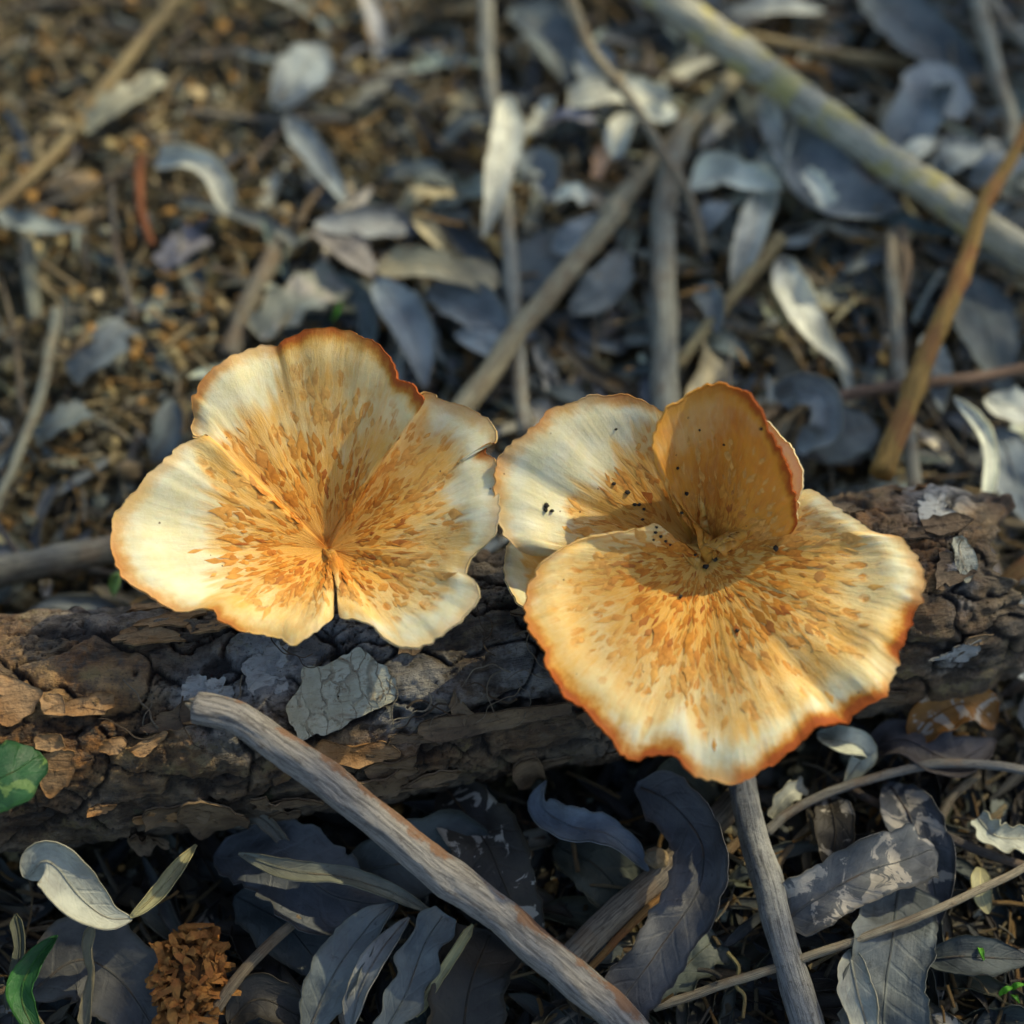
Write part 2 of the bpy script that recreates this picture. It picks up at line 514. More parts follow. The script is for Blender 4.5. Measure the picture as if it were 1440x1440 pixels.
def mat_plate(name, c1, c2, dark, lines=0.0):
    s = NT(name)
    oc = s.obj_coord(); uv = s.uv()
    n1 = s.noise(oc, 1.1, 5, 0.62); n2 = s.noise(oc, 5.5, 5, 0.65)
    st = s.noise(s.mapping(uv, (1.2, 5.0, 1)), 1.6, 5, 0.65, 0.6)
    c = s.mix(s.ramp(n1, 0.35, 0.65), c1, c2)
    c = s.mix(s.math('MULTIPLY', s.ramp(st, 0.52, 0.68), 0.55), c, dark)
    c = s.mix(s.math('MULTIPLY', s.ramp(n2, 0.56, 0.70), 0.8), c, dark)
    h = s.math('ADD', n2, st)
    if lines:
        ve = s.voro(s.mapping(s.node('ShaderNodeVectorMath', {0: uv, 1: s.node('ShaderNodeVectorMath', {0: s.node('ShaderNodeTexNoise', {'Vector': oc, 'Scale': 2.0, 'Detail': 4.0}).outputs['Color'], 1: (0.5, 0.5, 0)}, operation='MULTIPLY').outputs[0]}, operation='ADD').outputs[0], (3.4, 1.3, 1)), 1.0, 'DISTANCE_TO_EDGE')
        wl = s.math('MULTIPLY', s.ramp(ve, 0.07, 0.01), s.ramp(n1, 0.40, 0.55))
        c = s.mix(s.math('MULTIPLY', wl, lines), c, dark)
        h = s.math('SUBTRACT', h, s.math('MULTIPLY', wl, 0.8))
    return s.fin(c, 0.7, s.bump(h, 0.8, 0.0009), 0.35)


def mat_soil():
    s = NT('soil')
    oc = s.obj_coord()
    n1 = s.noise(oc, 0.25, 5, 0.6); n2 = s.noise(oc, 2.6, 6, 0.7); n3 = s.noise(oc, 9, 4, 0.6)
    c = s.mix(s.ramp(n2, 0.35, 0.65), (0.022, 0.020, 0.015), (0.20, 0.165, 0.09))
    c = s.mix(s.math('MULTIPLY', s.ramp(n1, 0.45, 0.65), 0.4), c, (0.085, 0.085, 0.045))
    c = s.mix(s.math('MULTIPLY', s.ramp(n3, 0.6, 0.72), 0.5), c, (0.20, 0.14, 0.07))
    h = s.math('ADD', s.math('MULTIPLY', n2, 1.5), n3)
    return s.fin(c, 0.95, s.bump(h, 1.0, 0.003), 0.15)


def mat_vcol(name, rough=0.9, bump=0.8, dist=0.0008, low=0.45):
    s = NT(name)
    oc = s.obj_coord(); n = s.noise(oc, 6, 5, 0.65)
    c = s.mix(s.ramp(n, 0.4, 0.65), s.col(), s.mix(1.0, s.col(), (low, low * 0.93, low * 0.88), 'MULTIPLY'))
    return s.fin(c, rough, s.bump(n, bump, dist), 0.2)


M = dict(
    cap=mat_cap(),
    gill=mat_simple('mushroom_gill', (0.62, 0.44, 0.20), (0.70, 0.55, 0.30), 4, 0.7, 0.3, 0.0004, 0.3, 0.15),
    stem=mat_simple('mushroom_stem', (0.58, 0.42, 0.20), (0.40, 0.24, 0.09), 2.5, 0.8, 0.7, 0.0008),
    scale=mat_vcol('mushroom_scale', 0.75, 0.4, 0.0003, 0.80),
    speck=mat_simple('black_speck', (0.02, 0.017, 0.012), (0.045, 0.036, 0.02), 8, 0.7),
    bark=mat_bark(),
    plate=mat_plate('bark_plate_orange', (0.235, 0.115, 0.035), (0.33, 0.20, 0.09), (0.06, 0.03, 0.013)),
    plate_dark=mat_plate('bark_plate_brown', (0.10, 0.065, 0.035), (0.19, 0.13, 0.07), (0.03, 0.02, 0.012)),
    plate_pale=mat_plate('bark_plate_pale', (0.37, 0.345, 0.23), (0.52, 0.50, 0.37), (0.17, 0.115, 0.055), 0.55),
    film=mat_plate('bark_film_grey', (0.27, 0.27, 0.25), (0.40, 0.40, 0.36), (0.10, 0.08, 0.06)),
    soil=mat_soil(),
    crumb=mat_vcol('soil_crumb'),
    leaf=mat_leaf('dry_leaf'),
    leaf_patch=mat_leaf('dry_leaf_patched', patch=0.85),
    leaf_stuff=mat_leaf('dry_leaf_litter', source='col'),
    leaf_green=mat_leaf('green_leaf', gloss=0.38, trans=0.2),
    leaf_green_lit=mat_leaf('green_leaf_lit', gloss=0.38, trans=0.2, patch=0.7, patch_col=(0.15, 0.24, 0.06)),  # patch colour paints the lit part of the leaf
    twig_smooth=mat_twig('smooth_stem', second=(0.34, 0.33, 0.28), second_f=0.5, stria=0.35),
    dark=mat_simple('dark_core', (0.05, 0.025, 0.01), (0.10, 0.045, 0.012), 4, 0.95),  # dark core paints shade into the gaps between chips
    twig=mat_twig('twig_bark', second=(0.22, 0.12, 0.05), second_f=0.35),
    twig_lichen=mat_twig('twig_lichen', second=(0.50, 0.43, 0.13), second_f=0.8, stria=0.6),
    stick=mat_twig('weathered_stick', second=(0.23, 0.095, 0.028), second_f=0.72, side=2.75, stria=1.6),
    twig_orange=mat_twig('orange_twig', second=(0.30, 0.10, 0.035), second_f=0.5, stria=0.5),
    twig_stuff=mat_twig('twig_litter', source='col'),
    wood=mat_simple('broken_wood', (0.42, 0.34, 0.22), (0.30, 0.22, 0.13), 5, 0.85, 0.8, 0.001),
    chip=mat_simple('rusty_chip', (0.34, 0.155, 0.035), (0.24, 0.085, 0.018), 4, 0.85, 0.6, 0.0006),
    stone=mat_simple('clod', (0.30, 0.21, 0.10), (0.21, 0.16, 0.10), 1.2, 0.9, 0.9, 0.0015),
    green=mat_simple('fresh_shoot', (0.14, 0.36, 0.03), (0.20, 0.45, 0.06), 4, 0.45, 0.2),
)

# ------------------------------------------------------------------ ground
def gh(x, y):
    p = np.stack([np.ravel(x), np.ravel(y), np.zeros(np.size(x))], 1)
    return (0.34 * fbm(p * 0.16, 3, 3) + 0.10 * fbm(p * 1.1, 9, 3)).reshape(np.shape(x)) - 0.25


inner = np.arange(-30, 34, 0.3)
outer = 34 + np.cumsum(0.5 * 1.22 ** np.arange(28))
ax = np.concatenate([-outer[::-1] + 3, inner, outer])
gx, gy = np.meshgrid(ax, ax, indexing='ij')
gz = gh(gx, gy)
g = np.stack([gx, gy, gz], -1)


def gz_at(x, y):
    """height of the ground mesh, looked up"""
    i = int(np.clip(np.searchsorted(ax, x), 0, len(ax) - 1)); j = int(np.clip(np.searchsorted(ax, y), 0, len(ax) - 1))
    return float(gz[i, j])


ground = mk('ground', g.reshape(-1, 3), grid_faces(*gx.shape), M['soil'], origin=(0, 0, 0))
tag(ground, kind='structure')

# ------------------------------------------------------------------ the rotting branch
LA, LB = P(-330, 1085, 2.4), P(1388, 826, 2.35)
LA = np.array([LA[0], LA[1], 2.35])
LE1 = norm(LB - LA); LLEN = np.linalg.norm(LB - LA)
LE2 = norm(np.cross(np.array([0, 0, 1.0]), LE1))       # horizontal, away from the camera
LE3 = np.cross(LE1, LE2)


def log_smooth(a, th):
    a = np.asarray(a, float); th = np.asarray(th, float)
    c = LA + a[..., None] * LE1
    c = c + LE3 * (0.10 * np.sin(a * 0.42 + 0.6))[..., None] + LE2 * (0.12 * np.sin(a * 0.31 + 1.0))[..., None]
    R = 2.52 - 0.10 * (a / LLEN)
    q = np.stack([a * 0.33, np.cos(th) * 1.1, np.sin(th) * 1.1], -1)
    R = R + 0.13 * fbm(q.reshape(-1, 3), 21, 2).reshape(a.shape)
    d = np.cos(th)[..., None] * LE3 - np.sin(th)[..., None] * LE2
    return c, R, d


def log_point(a, th, off=0.0):
    c, R, d = log_smooth(a, th)
    return c + (R + off)[..., None] * d


def px_to_log(px, py):
    """photo pixel -> (distance along the branch, angle round it): where the ray meets the round branch"""
    d = norm(FWD + RT * ((px - 720) / 720 * TANH) + UP * ((720 - py) / 720 * TANH))
    o = CAM - LA
    dp, op = d - LE1 * (d @ LE1), o - LE1 * (o @ LE1)
    A, B, C = dp @ dp, 2 * dp @ op, op @ op - 2.52 ** 2
    disc = max(B * B - 4 * A * C, 0)
    t = (-B - math.sqrt(disc)) / (2 * A)
    q = o + d * t
    return q @ LE1, math.atan2(-(q @ LE2), q @ LE3)


NA, NT_ = 620, 300
aa = np.linspace(0, LLEN, NA); tt = np.linspace(-math.pi, math.pi, NT_)
A_, T_ = np.meshgrid(aa, tt, indexing='ij')
ps = log_point(A_, T_)
flat = ps.reshape(-1, 3)
w1 = fbm(flat * 0.9, 31, 3).reshape(A_.shape); w2 = fbm(flat * 0.9 + 40, 32, 3).reshape(A_.shape)
f1, f2, cid = voronoi2(A_ / 1.9 + 0.35 * w1, T_ * 2.5 / 1.05 + 0.35 * w2, 3)
crack = sstep(0.12, 0.02, f2 - f1)
g1, g2, gid = voronoi2(A_ / 0.62 + 0.3 * w2, T_ * 2.5 / 0.30 + 0.3 * w1, 8)
crack2 = sstep(0.10, 0.02, g2 - g1) * sstep(0.35, 0.6, hash3((cid * 9999).astype(np.int64), np.zeros_like(cid, np.int64), np.zeros_like(cid, np.int64), 4))
ridge = 1 - np.abs(fbm(np.stack([A_.ravel() * 0.5, np.cos(T_).ravel() * 6, np.sin(T_).ravel() * 6], 1), 41, 4).reshape(A_.shape))
lump = fbm(flat * 1.7, 51, 4).reshape(A_.shape)
px_, py_ = proj(flat); px_ = px_.reshape(A_.shape); py_ = py_.reshape(A_.shape)


def blob(cx, cy, rx, ry):
    return np.exp(-(((px_ - cx) / rx) ** 2 + ((py_ - cy) / ry) ** 2))


frontm = (np.cos(T_ - 0.6) > -0.2).astype(float)
pale = np.clip(1.0 * blob(375, 935, 55, 60) + 1.0 * blob(288, 970, 50, 42) + 0.9 * blob(490, 905, 80, 45) + 0.7 * blob(330, 1040, 60, 35)
               + 0.65 * blob(740, 940, 60, 60) + 0.45 * blob(600, 960, 60, 50) + 1.0 * blob(1310, 705, 40, 36) + 0.8 * blob(1352, 800, 22, 60)
               + 0.5 * blob(1330, 930, 40, 20) + 0.5 * blob(560, 1010, 70, 40) + 0.35 * blob(150, 870, 120, 25), 0, 1) * frontm
orange = np.clip(0.95 * blob(60, 960, 190, 80) + 0.9 * blob(80, 1060, 190, 60) + 0.6 * blob(330, 1010, 70, 60) + 0.8 * blob(1270, 720, 120, 45)
                 + 0.75 * blob(1290, 850, 60, 90) + 0.5 * blob(520, 1050, 200, 40) + 0.18, 0, 1)
orange *= (0.35 + 0.65 * (cid > 0.35))
disp = 0.10 * (cid - 0.5) - 0.15 * crack - 0.07 * crack2 + 0.07 * lump + 0.09 * (ridge - 0.7) + 0.035 * fbm(flat * 5.5, 55, 3).reshape(A_.shape)
hole = blob(190, 1010, 48, 24) + 0.8 * blob(140, 1120, 60, 26) + 0.7 * blob(720, 1010, 120, 20) + 0.6 * blob(470, 1080, 130, 10)
disp -= 0.16 * np.clip(hole, 0, 1) * frontm
crev = np.clip(crack + 0.7 * crack2 + 0.5 * np.clip(hole, 0, 1) * (ridge < 0.75) + sstep(-0.1, -0.5, lump) * 0.6, 0, 1)
edge_j = 0.55 * fbm(np.stack([np.cos(tt) * 1.6, np.sin(tt) * 1.6, np.zeros(NT_)], 1), 61, 3) + 0.22 * fbm(np.stack([np.cos(tt) * 7, np.sin(tt) * 7, np.zeros(NT_)], 1), 62, 2)
c_, R_, d_ = log_smooth(A_, T_)
endf = sstep(LLEN - 1.6, LLEN, A_)
disp += endf * (-0.35 + 0.12 * fbm(flat * 2.6, 71, 3).reshape(A_.shape)) * sstep(0.2, 1, endf)
gl = c_ + (R_ + disp)[..., None] * d_ + LE1 * (endf * edge_j[None, :])[..., None]
# broken end: close it with a rough hollow face
rings = [gl]
cend = c_[-1, 0]
for k, (s_, dep) in enumerate(((0.90, 0.10), (0.78, -0.15), (0.55, -0.45), (0.3, -0.3), (0.02, -0.35))):
    ring = cend + (gl[-1] - cend) * s_ + LE1 * (dep + 0.18 * fbm(gl[-1] * 2 + k * 9, 81 + k, 2))[:, None]
    rings.append(ring[None])
gl = np.concatenate(rings, 0)
ex = len(rings) - 1
colr = np.stack([pale, orange, crev], -1)
colr = np.concatenate([colr, np.tile(np.array([0.25, 0.55, 0.35]), (ex, NT_, 1))], 0)
uvl = np.stack([np.r_[aa, [LLEN] * ex][:, None] + 0 * tt[None], (tt * 2.5)[None] + 0 * np.r_[aa, [LLEN] * ex][:, None]], -1)
log = mk('fallen_log', gl.reshape(-1, 3), grid_faces(*gl.shape[:2], flip=True), M['bark'], origin=LA - np.array([0, 0, 2.4]), uv=uvl.reshape(-1, 2), col=colr.reshape(-1, 3))
tag(log, 'thick rotting log with cracked brown bark carrying the mushrooms', 'log')


def plate_on_log(name, outline, mat, off=0.10, thick=0.07, curl=0.10, seed=0, nu=46, nv=7, rag=0.10):
    """a bark plate lying on the log: outline in (along, angle)"""
    o = np.asarray(outline, float)
    o = np.vstack([o, o[:1]])
    k = catmull(np.c_[o[:, 0], o[:, 1] * 2.5, o[:, 0] * 0], nu)
    cen = k[:-1, :2].mean(0)
    rr = np.linspace(0.02, 1, nv)
    ang = np.linspace(0, 2 * math.pi, nu)
    jag = 1 + rag * fbm(np.stack([np.cos(ang) * 3, np.sin(ang) * 3, ang * 0], 1), seed, 3)
    jag[-1] = jag[0]
    q = cen + (k[:, None, :2] - cen) * (rr[None, :, None] * jag[:, None, None])
    a, th = q[..., 0], q[..., 1] / 2.5
    hh = off + curl * (rr[None] ** 3) * (0.3 + 0.7 * fbm(np.stack([np.cos(ang) * 1.5, np.sin(ang) * 1.5, ang * 0], 1), seed + 3, 2))[:, None]
    hh = hh + 0.03 * fbm(np.stack([a.ravel() * 2, th.ravel() * 5, 0 * a.ravel()], 1), seed + 5, 3).reshape(a.shape)
    gp = log_point(a, th, hh)
    c, R, d = log_smooth(a, th)
    V, F = shell(gp, thick, d)
    uv = np.stack([a, th * 2.5], -1).reshape(-1, 2)
    return mk(name, V, F.tolist(), mat, parent=log, uv=np.vstack([uv, uv]))


def plate_px(name, pts, mat, **kw):
    return plate_on_log(name, [px_to_log(x, y) for x, y in pts], mat, **kw)


# plates one can pick out in the photograph
pp = plate_px('bark_plate', [(415, 1036), (408, 1000), (416, 950), (440, 930), (470, 918), (505, 905), (530, 930), (557, 962), (535, 985), (500, 1000), (470, 1022), (440, 1028)], M['plate_pale'], off=0.08, curl=0.07, seed=5, rag=0.12, nu=90, nv=12)
pp['label'] = 'pale cracked patch of bare wood'
plate_px('bark_plate', [(352, 955), (350, 915), (372, 898), (395, 900), (402, 940), (392, 968)], M['film'], off=0.045, thick=0.05, curl=0.06, seed=6, rag=0.35, nu=70)
plate_px('bark_plate', [(256, 985), (258, 950), (275, 944), (290, 955), (280, 980)], M['film'], off=0.045, thick=0.05, curl=0.06, seed=7, rag=0.35, nu=70)
plate_px('bark_plate', [(292, 978), (288, 950), (308, 946), (325, 965), (318, 984)], M['film'], off=0.045, thick=0.05, curl=0.06, seed=8, rag=0.35, nu=70)
plate_px('bark_plate', [(-40, 1000), (-40, 955), (10, 955), (50, 972), (58, 985), (45, 1010), (10, 1022)], M['plate'], off=0.13, curl=0.10, seed=9)
plate_px('bark_plate', [(62, 1006), (60, 985), (85, 978), (92, 1003), (75, 1010)], M['plate'], off=0.10, curl=0.05, seed=10)
plate_px('bark_plate', [(52, 1052), (55, 1035), (88, 1034), (90, 1050), (70, 1058)], M['plate'], off=0.12, curl=0.16, seed=11)
plate_px('bark_plate', [(140, 1052), (145, 1037), (172, 1032), (178, 1042), (165, 1055)], M['plate'], off=0.14, curl=0.22, seed=12)
plate_px('bark_plate', [(178, 1050), (200, 1035), (232, 1020), (228, 1034), (200, 1056)], M['plate'], off=0.10, curl=0.15, seed=13)
plate_px('bark_plate', [(55, 1090), (62, 1060), (100, 1056), (104, 1085), (80, 1118), (58, 1112)], M['plate'], off=0.11, curl=0.08, seed=14)
plate_px('bark_plate', [(250, 1150), (255, 1125), (300, 1120), (345, 1135), (338, 1158), (300, 1166)], M['plate_dark'], off=0.12, curl=0.2, seed=15)
plate_px('bark_plate', [(180, 1190), (185, 1170), (225, 1172), (235, 1185), (205, 1198)], M['plate_dark'], off=0.13, curl=0.3, seed=16)
plate_px('bark_plate', [(430, 1045), (450, 1030), (490, 1040), (545, 1035), (558, 1052), (520, 1062), (470, 1058)], M['plate'], off=0.10, curl=0.16, seed=17)
plate_px('bark_plate', [(480, 1085), (520, 1080), (562, 1072), (565, 1095), (520, 1105)], M['plate_dark'], off=0.10, curl=0.2, seed=18)
plate_px('bark_plate', [(575, 1022), (600, 1005), (680, 995), (790, 990), (800, 1005), (700, 1020), (620, 1030)], M['plate_dark'], off=0.10, curl=0.08, seed=19)
plate_px('bark_plate', [(720, 1085), (722, 1070), (760, 1068), (762, 1088), (735, 1100)], M['plate_dark'], off=0.2, curl=0.3, seed=20)
plate_px('bark_plate', [(1300, 745), (1298, 700), (1318, 690), (1340, 715), (1345, 740), (1320, 752)], M['film'], off=0.045, thick=0.05, curl=0.06, seed=21, rag=0.35, nu=70)
plate_px('bark_plate', [(1345, 800), (1342, 760), (1362, 765), (1375, 800), (1360, 820)], M['plate_pale'], off=0.10, curl=0.15, seed=22)
plate_px('bark_plate', [(1320, 930), (1345, 915), (1375, 905), (1380, 920), (1345, 935)], M['film'], off=0.045, thick=0.05, curl=0.06, seed=23, rag=0.35, nu=70)
pr = np.random.default_rng(3)
for k in range(64):
    a = pr.uniform(7, LLEN - 0.8); th = pr.uniform(-0.9, 1.75)
    la, lt = pr.uniform(0.25, 0.95), pr.uniform(0.12, 0.42) / 2.5
    n = 7
    an = np.sort(pr.uniform(0, 2 * math.pi, n))
    x0, _ = proj(log_point(np.array([a]), np.array([th])))
    if 330 < x0[0] < 560 and th < 0.9: continue
    ol = [(a + la * math.cos(q) * pr.uniform(0.7, 1.1), th + lt * math.sin(q) * pr.uniform(0.7, 1.1)) for q in an]
    plate_on_log('bark_plate', ol, M['plate'] if (x0[0] < 330 or x0[0] > 1240) and pr.random() < 0.6 else M['plate_dark'], off=0.07, thick=0.06, curl=pr.uniform(0.03, 0.2), seed=100 + k, nu=24, nv=4, rag=0.25)

# dry rootlets clinging to the bark
for k in range(26):
    cx, cy = ((705, 915), (385, 905), (745, 950), (590, 985), (250, 1000))[k % 5]
    a0, t0 = px_to_log(cx + pr.uniform(-45, 45), cy + pr.uniform(-30, 30))
    an = pr.uniform(0, 6.28); pts = []
    for q in range(7):
        pts.append((a0, t0)); an += pr.uniform(-0.9, 0.9)
        a0 += 0.20 * math.cos(an); t0 += 0.20 * math.sin(an) / 2.5
    pts = np.array(pts)
    sp = catmull(log_point(pts[:, 0], pts[:, 1], 0.10 + 0.07 * pr.random(7)), 22)
    tv, tf, tuv = tube(sp, np.linspace(1, 0.5, 22) * pr.uniform(0.010, 0.028), 5, k, 0.1)
    mk('rootlet', tv, tf, M['twig'], parent=log, uv=tuv, color=((0.10, 0.075, 0.05), (0.24, 0.21, 0.15), (0.30, 0.27, 0.20))[k % 3])


# ------------------------------------------------------------------ mushrooms
def zL(x, y): return 120 + x * 620 / 1440, 420 + y * 620 / 1440
def zR(x, y): return 670 + x * 660 / 1440, 500 + y * 660 / 1440


class Sheet:
    """a lobe of a cap: rim rows (px, py, height, where the smooth white zone starts, rust on the rim), a centre point"""
    def __init__(s, rim, conv, centre, cz, seed, nu=420, nv=64, bowl=0.5, roll=0.25, wrinkle=0.06, jag=0.035, inner=0.0, powr=1.0, dip=0.0, brown=0.0, smooth=0.035):
        s.brown = brown
        s.stains = []
        R = []
        for (x, y, z, wv, ru) in rim:
            q = conv(x, y)
            R.append([*P(*q, z), wv, ru])
        R = catmull(R, nu)
        C = P(*conv(*centre), cz)
        s.C = C
        d = np.r_[0, np.cumsum(np.linalg.norm(np.diff(R[:, :3], axis=0), axis=1))]
        s.len = d[-1]
        q = np.stack([d * 2.2, d * 0, d * 0], 1)
        R[:, :3] += norm(R[:, :3] - C) * (jag * fbm(q, seed, 4) + jag * 0.9 * fbm(q * 3.7, seed + 9, 2))[:, None]
        R[:, 2] += 0.05 * fbm(q * 0.7, seed + 1, 3)
        v = np.linspace(0.0, 1, nv) ** 0.9
        v = inner + (1 - inner) * v
        s.v, s.d = v, d
        VV = np.repeat(v[None], nu, 0); DD = np.repeat(d[:, None], nv, 1)
        # towards the centre the folds and notches of the rim die out
        k = max(3, int(nu * smooth)); w = np.hanning(2 * k + 1); w /= w.sum()
        Rp = np.vstack([np.repeat(R[:1, :3], k, 0), R[:, :3], np.repeat(R[-1:, :3], k, 0)])
        Rs = np.stack([np.convolve(Rp[:, c], w, 'valid') for c in range(3)], 1)
        kk = sstep(0.45, 1.0, VV)[..., None]
        Rb = Rs[:, None] * (1 - kk) + R[:, None, :3] * kk
        G = C + (Rb - C) * (VV ** powr)[..., None]
        # funnel: sinks towards the centre; a roll near the margin; radial wrinkles; lumps
        rl_ = np.linalg.norm(R[:, :3] - C, axis=1); ff = np.clip(rl_ / np.percentile(rl_, 60), 0, 1)[:, None] ** 1.5
        z = -ff * bowl * (1 - VV) * VV * 2.2 - dip * (1 - VV) ** 3
        z += ff * roll * (np.exp(-((VV - 0.86) / 0.09) ** 2) - math.exp(-((1 - 0.86) / 0.09) ** 2) * VV ** 8)
        q = np.stack([DD.ravel() * 0.85, VV.ravel() * 1.3, DD.ravel() * 0], 1)
        z += wrinkle * 2.0 * (fbm(q * 0.75, seed + 2, 2).reshape(VV.shape)) * VV * (1 - VV ** 12)
        q = np.stack([DD.ravel() * 3.2, VV.ravel() * 2.2, DD.ravel() * 0], 1)
        z += wrinkle * 0.25 * (fbm(q, seed + 3, 3).reshape(VV.shape)) * sstep(0.05, 0.4, VV) * (1 - VV ** 14)
        G[..., 2] += z
        s.G = G
        n = grid_normals(G)
        if n[:, nv // 2, 2].mean() < 0:
            s.flip = True; n = -n
        else:
            s.flip = False
        n[:, 0] = norm(n[:, 1].mean(0))
        s.N = n
        wn_ = 0.05 * fbm(np.stack([DD.ravel() * 1.2, VV.ravel() * 4, DD.ravel() * 0], 1), seed + 4, 3).reshape(VV.shape)
        s.white = sstep(-0.05, 0.09, VV + wn_ * 1.6 + 0.05 * fbm(np.stack([DD.ravel() * 7, VV.ravel() * 2.5, DD.ravel() * 0], 1), seed + 6, 2).reshape(VV.shape) - R[:, 3][:, None])
        s.rust = np.repeat(np.clip(R[:, 4], 0, 1)[:, None], nv, 1)
        s.UV = np.stack([DD, VV], -1)
        s.wv = R[:, 3]
        s.nu, s.nv = nu, nv

    def build(s, parent, name='cap', t0=0.30, t1=0.055):
        th = t1 + (t0 - t1) * (1 - s.v) ** 1.5
        th = np.repeat(th[None], s.nu, 0)
        V, F = shell(s.G, th, s.N)
        if s.flip: F = F[:, ::-1]
        qx, qy = proj(s.G.reshape(-1, 3))
        br = s.brown + np.zeros(len(qx))
        for (bx, by, brad, amt) in s.stains:
            br = br + amt * np.exp(-((qx - bx) ** 2 + (qy - by) ** 2) / brad ** 2)
        br = np.clip(br * (1.0 + 0.25 * fbm(s.G.reshape(-1, 3) * 3, 77, 3)), 0, 1).reshape(s.white.shape)
        c = np.stack([s.white, s.rust, br], -1).reshape(-1, 3)
        o = mk(name, V, F.tolist(), M['cap'], parent=parent, uv=np.vstack([s.UV.reshape(-1, 2)] * 2), col=np.vstack([c, c]))
        return o

    def gills(s, parent, n=130):
        V, F = [], []
        idx = np.linspace(s.nu * 0.07, s.nu * 0.93, n).astype(int)
        js = np.linspace(int(s.nv * 0.45), int(s.nv * 0.93), 9).astype(int)
        mean_n = norm(s.N[:, s.nv // 2].mean(0))
        for i in idx:
            if s.N[i, int(s.nv * 0.45):int(s.nv * 0.95)].dot(mean_n).min() < 0.72: continue
            b = len(V)
            for k, j in enumerate(js):
                t = 0.055 + 0.245 * (1 - s.v[j]) ** 1.5
                p = s.G[i, j] - s.N[i, j] * (t - 0.01)
                hgt = 0.15 * math.sin(math.pi * min(0.97, 0.1 + 0.9 * (1 - k / 8.0)) * 0.5 + 0.05) * (0.25 + 0.75 * (k < 8))
                V.append(p); V.append(p - s.N[i, j] * hgt)
            for k in range(8):
                F.append([b + 2 * k, b + 2 * k + 1, b + 2 * k + 3, b + 2 * k + 2])
        return tag(mk('gills', V, F, M['gill'], parent=parent), kind='stuff')

    def scales(s, parent, n, seed, vmin=0.10, vmax=0.9, size=1.0):
        r = np.random.default_rng(seed)
        V, F, C = [], [], []
        for _ in range(n):
            i = int(r.integers(4, s.nu - 5)); vv = vmin + (vmax - vmin) * r.random() ** 1.0
            if vv > s.wv[i] - 0.02 and r.random() < 0.93: continue
            if r.random() < (vv - 0.42) * 2.2: continue
            j = int(np.clip(np.searchsorted(s.v, vv), 2, s.nv - 3))
            p, nn = s.G[i, j], s.N[i, j]
            rad = norm(s.G[i, j + 1] - s.G[i, j]); tan = np.cross(nn, rad)
            grow = 0.5 + 0.8 * min(1, vv / 0.45)
            L = r.uniform(0.10, 0.30) * size * grow; W = r.uniform(0.016, 0.055) * size * grow
            if r.random() < 0.18: W *= 1.7
            sk = r.uniform(-0.35, 0.35)
            rad = norm(rad + tan * sk)
            lift = r.uniform(0.004, 0.016)
            b = len(V)
            # blunt tongue: base flush, tip lifted and split
            rows = [(-0.55, 0.12, -0.008), (-0.1, 0.75, 0.002), (0.22, 1.0, lift * 0.8), (0.42, 0.6, lift)]
            for (a, w, h) in rows:
                wob = r.uniform(-0.18, 0.18) * W
                V.append(p + rad * L * a - tan * (W * w) + tan * wob + nn * (h - 0.004))
                V.append(p + rad * L * a + tan * wob * 0.5 + nn * (h + 0.005))
                V.append(p + rad * L * a + tan * (W * w) + tan * wob + nn * (h - 0.004))
            V.append(p + rad * L * (0.60 + r.uniform(0, 0.4)) + tan * W * r.uniform(-0.5, 0.5) + nn * (lift * 0.7))
            for q in range(3):
                for e in range(2):
                    F.append([b + 3 * q + e, b + 3 * q + e + 1, b + 3 * q + e + 4, b + 3 * q + e + 3])
            F.append([b + 9, b + 10, b + 12]); F.append([b + 10, b + 11, b + 12])
            k = r.random()
            base = np.array([0.66, 0.28, 0.035]) * (1 - k) + np.array([0.48, 0.155, 0.015]) * k
            if r.random() < 0.06: base = np.array([0.38, 0.115, 0.016])
            fade = np.clip((vv - 0.40) / 0.4, 0, 0.6)
            base = base * (1 - fade) + np.array([0.75, 0.46, 0.13]) * fade
            for _k in range(13): C.append(base * r.uniform(0.9, 1.1))
        return tag(mk('scales', V, F, M['scale'], parent=parent, col=C), kind='stuff')


def stem(parent, base, top, r0, r1, seed):
    mid = (np.asarray(base) + np.asarray(top)) / 2 + np.array([0.25, -0.1, 0.0])
    sp = catmull(np.array([base, mid, top]), 22)
    t = np.linspace(0, 1, 22)
    rad = r0 + (r1 - r0) * t ** 2 + 0.10 * np.exp(-(t / 0.12) ** 2)
    V, F, uv = tube(sp, rad, 20, seed, 0.08)
    return mk('stem', V, F, M['stem'], parent=parent, uv=uv)


def log_top(px, py_guess):
    a, th = px_to_log(px, py_guess)
    return log_point(np.array([a]), np.array([th]), 0.0)[0]


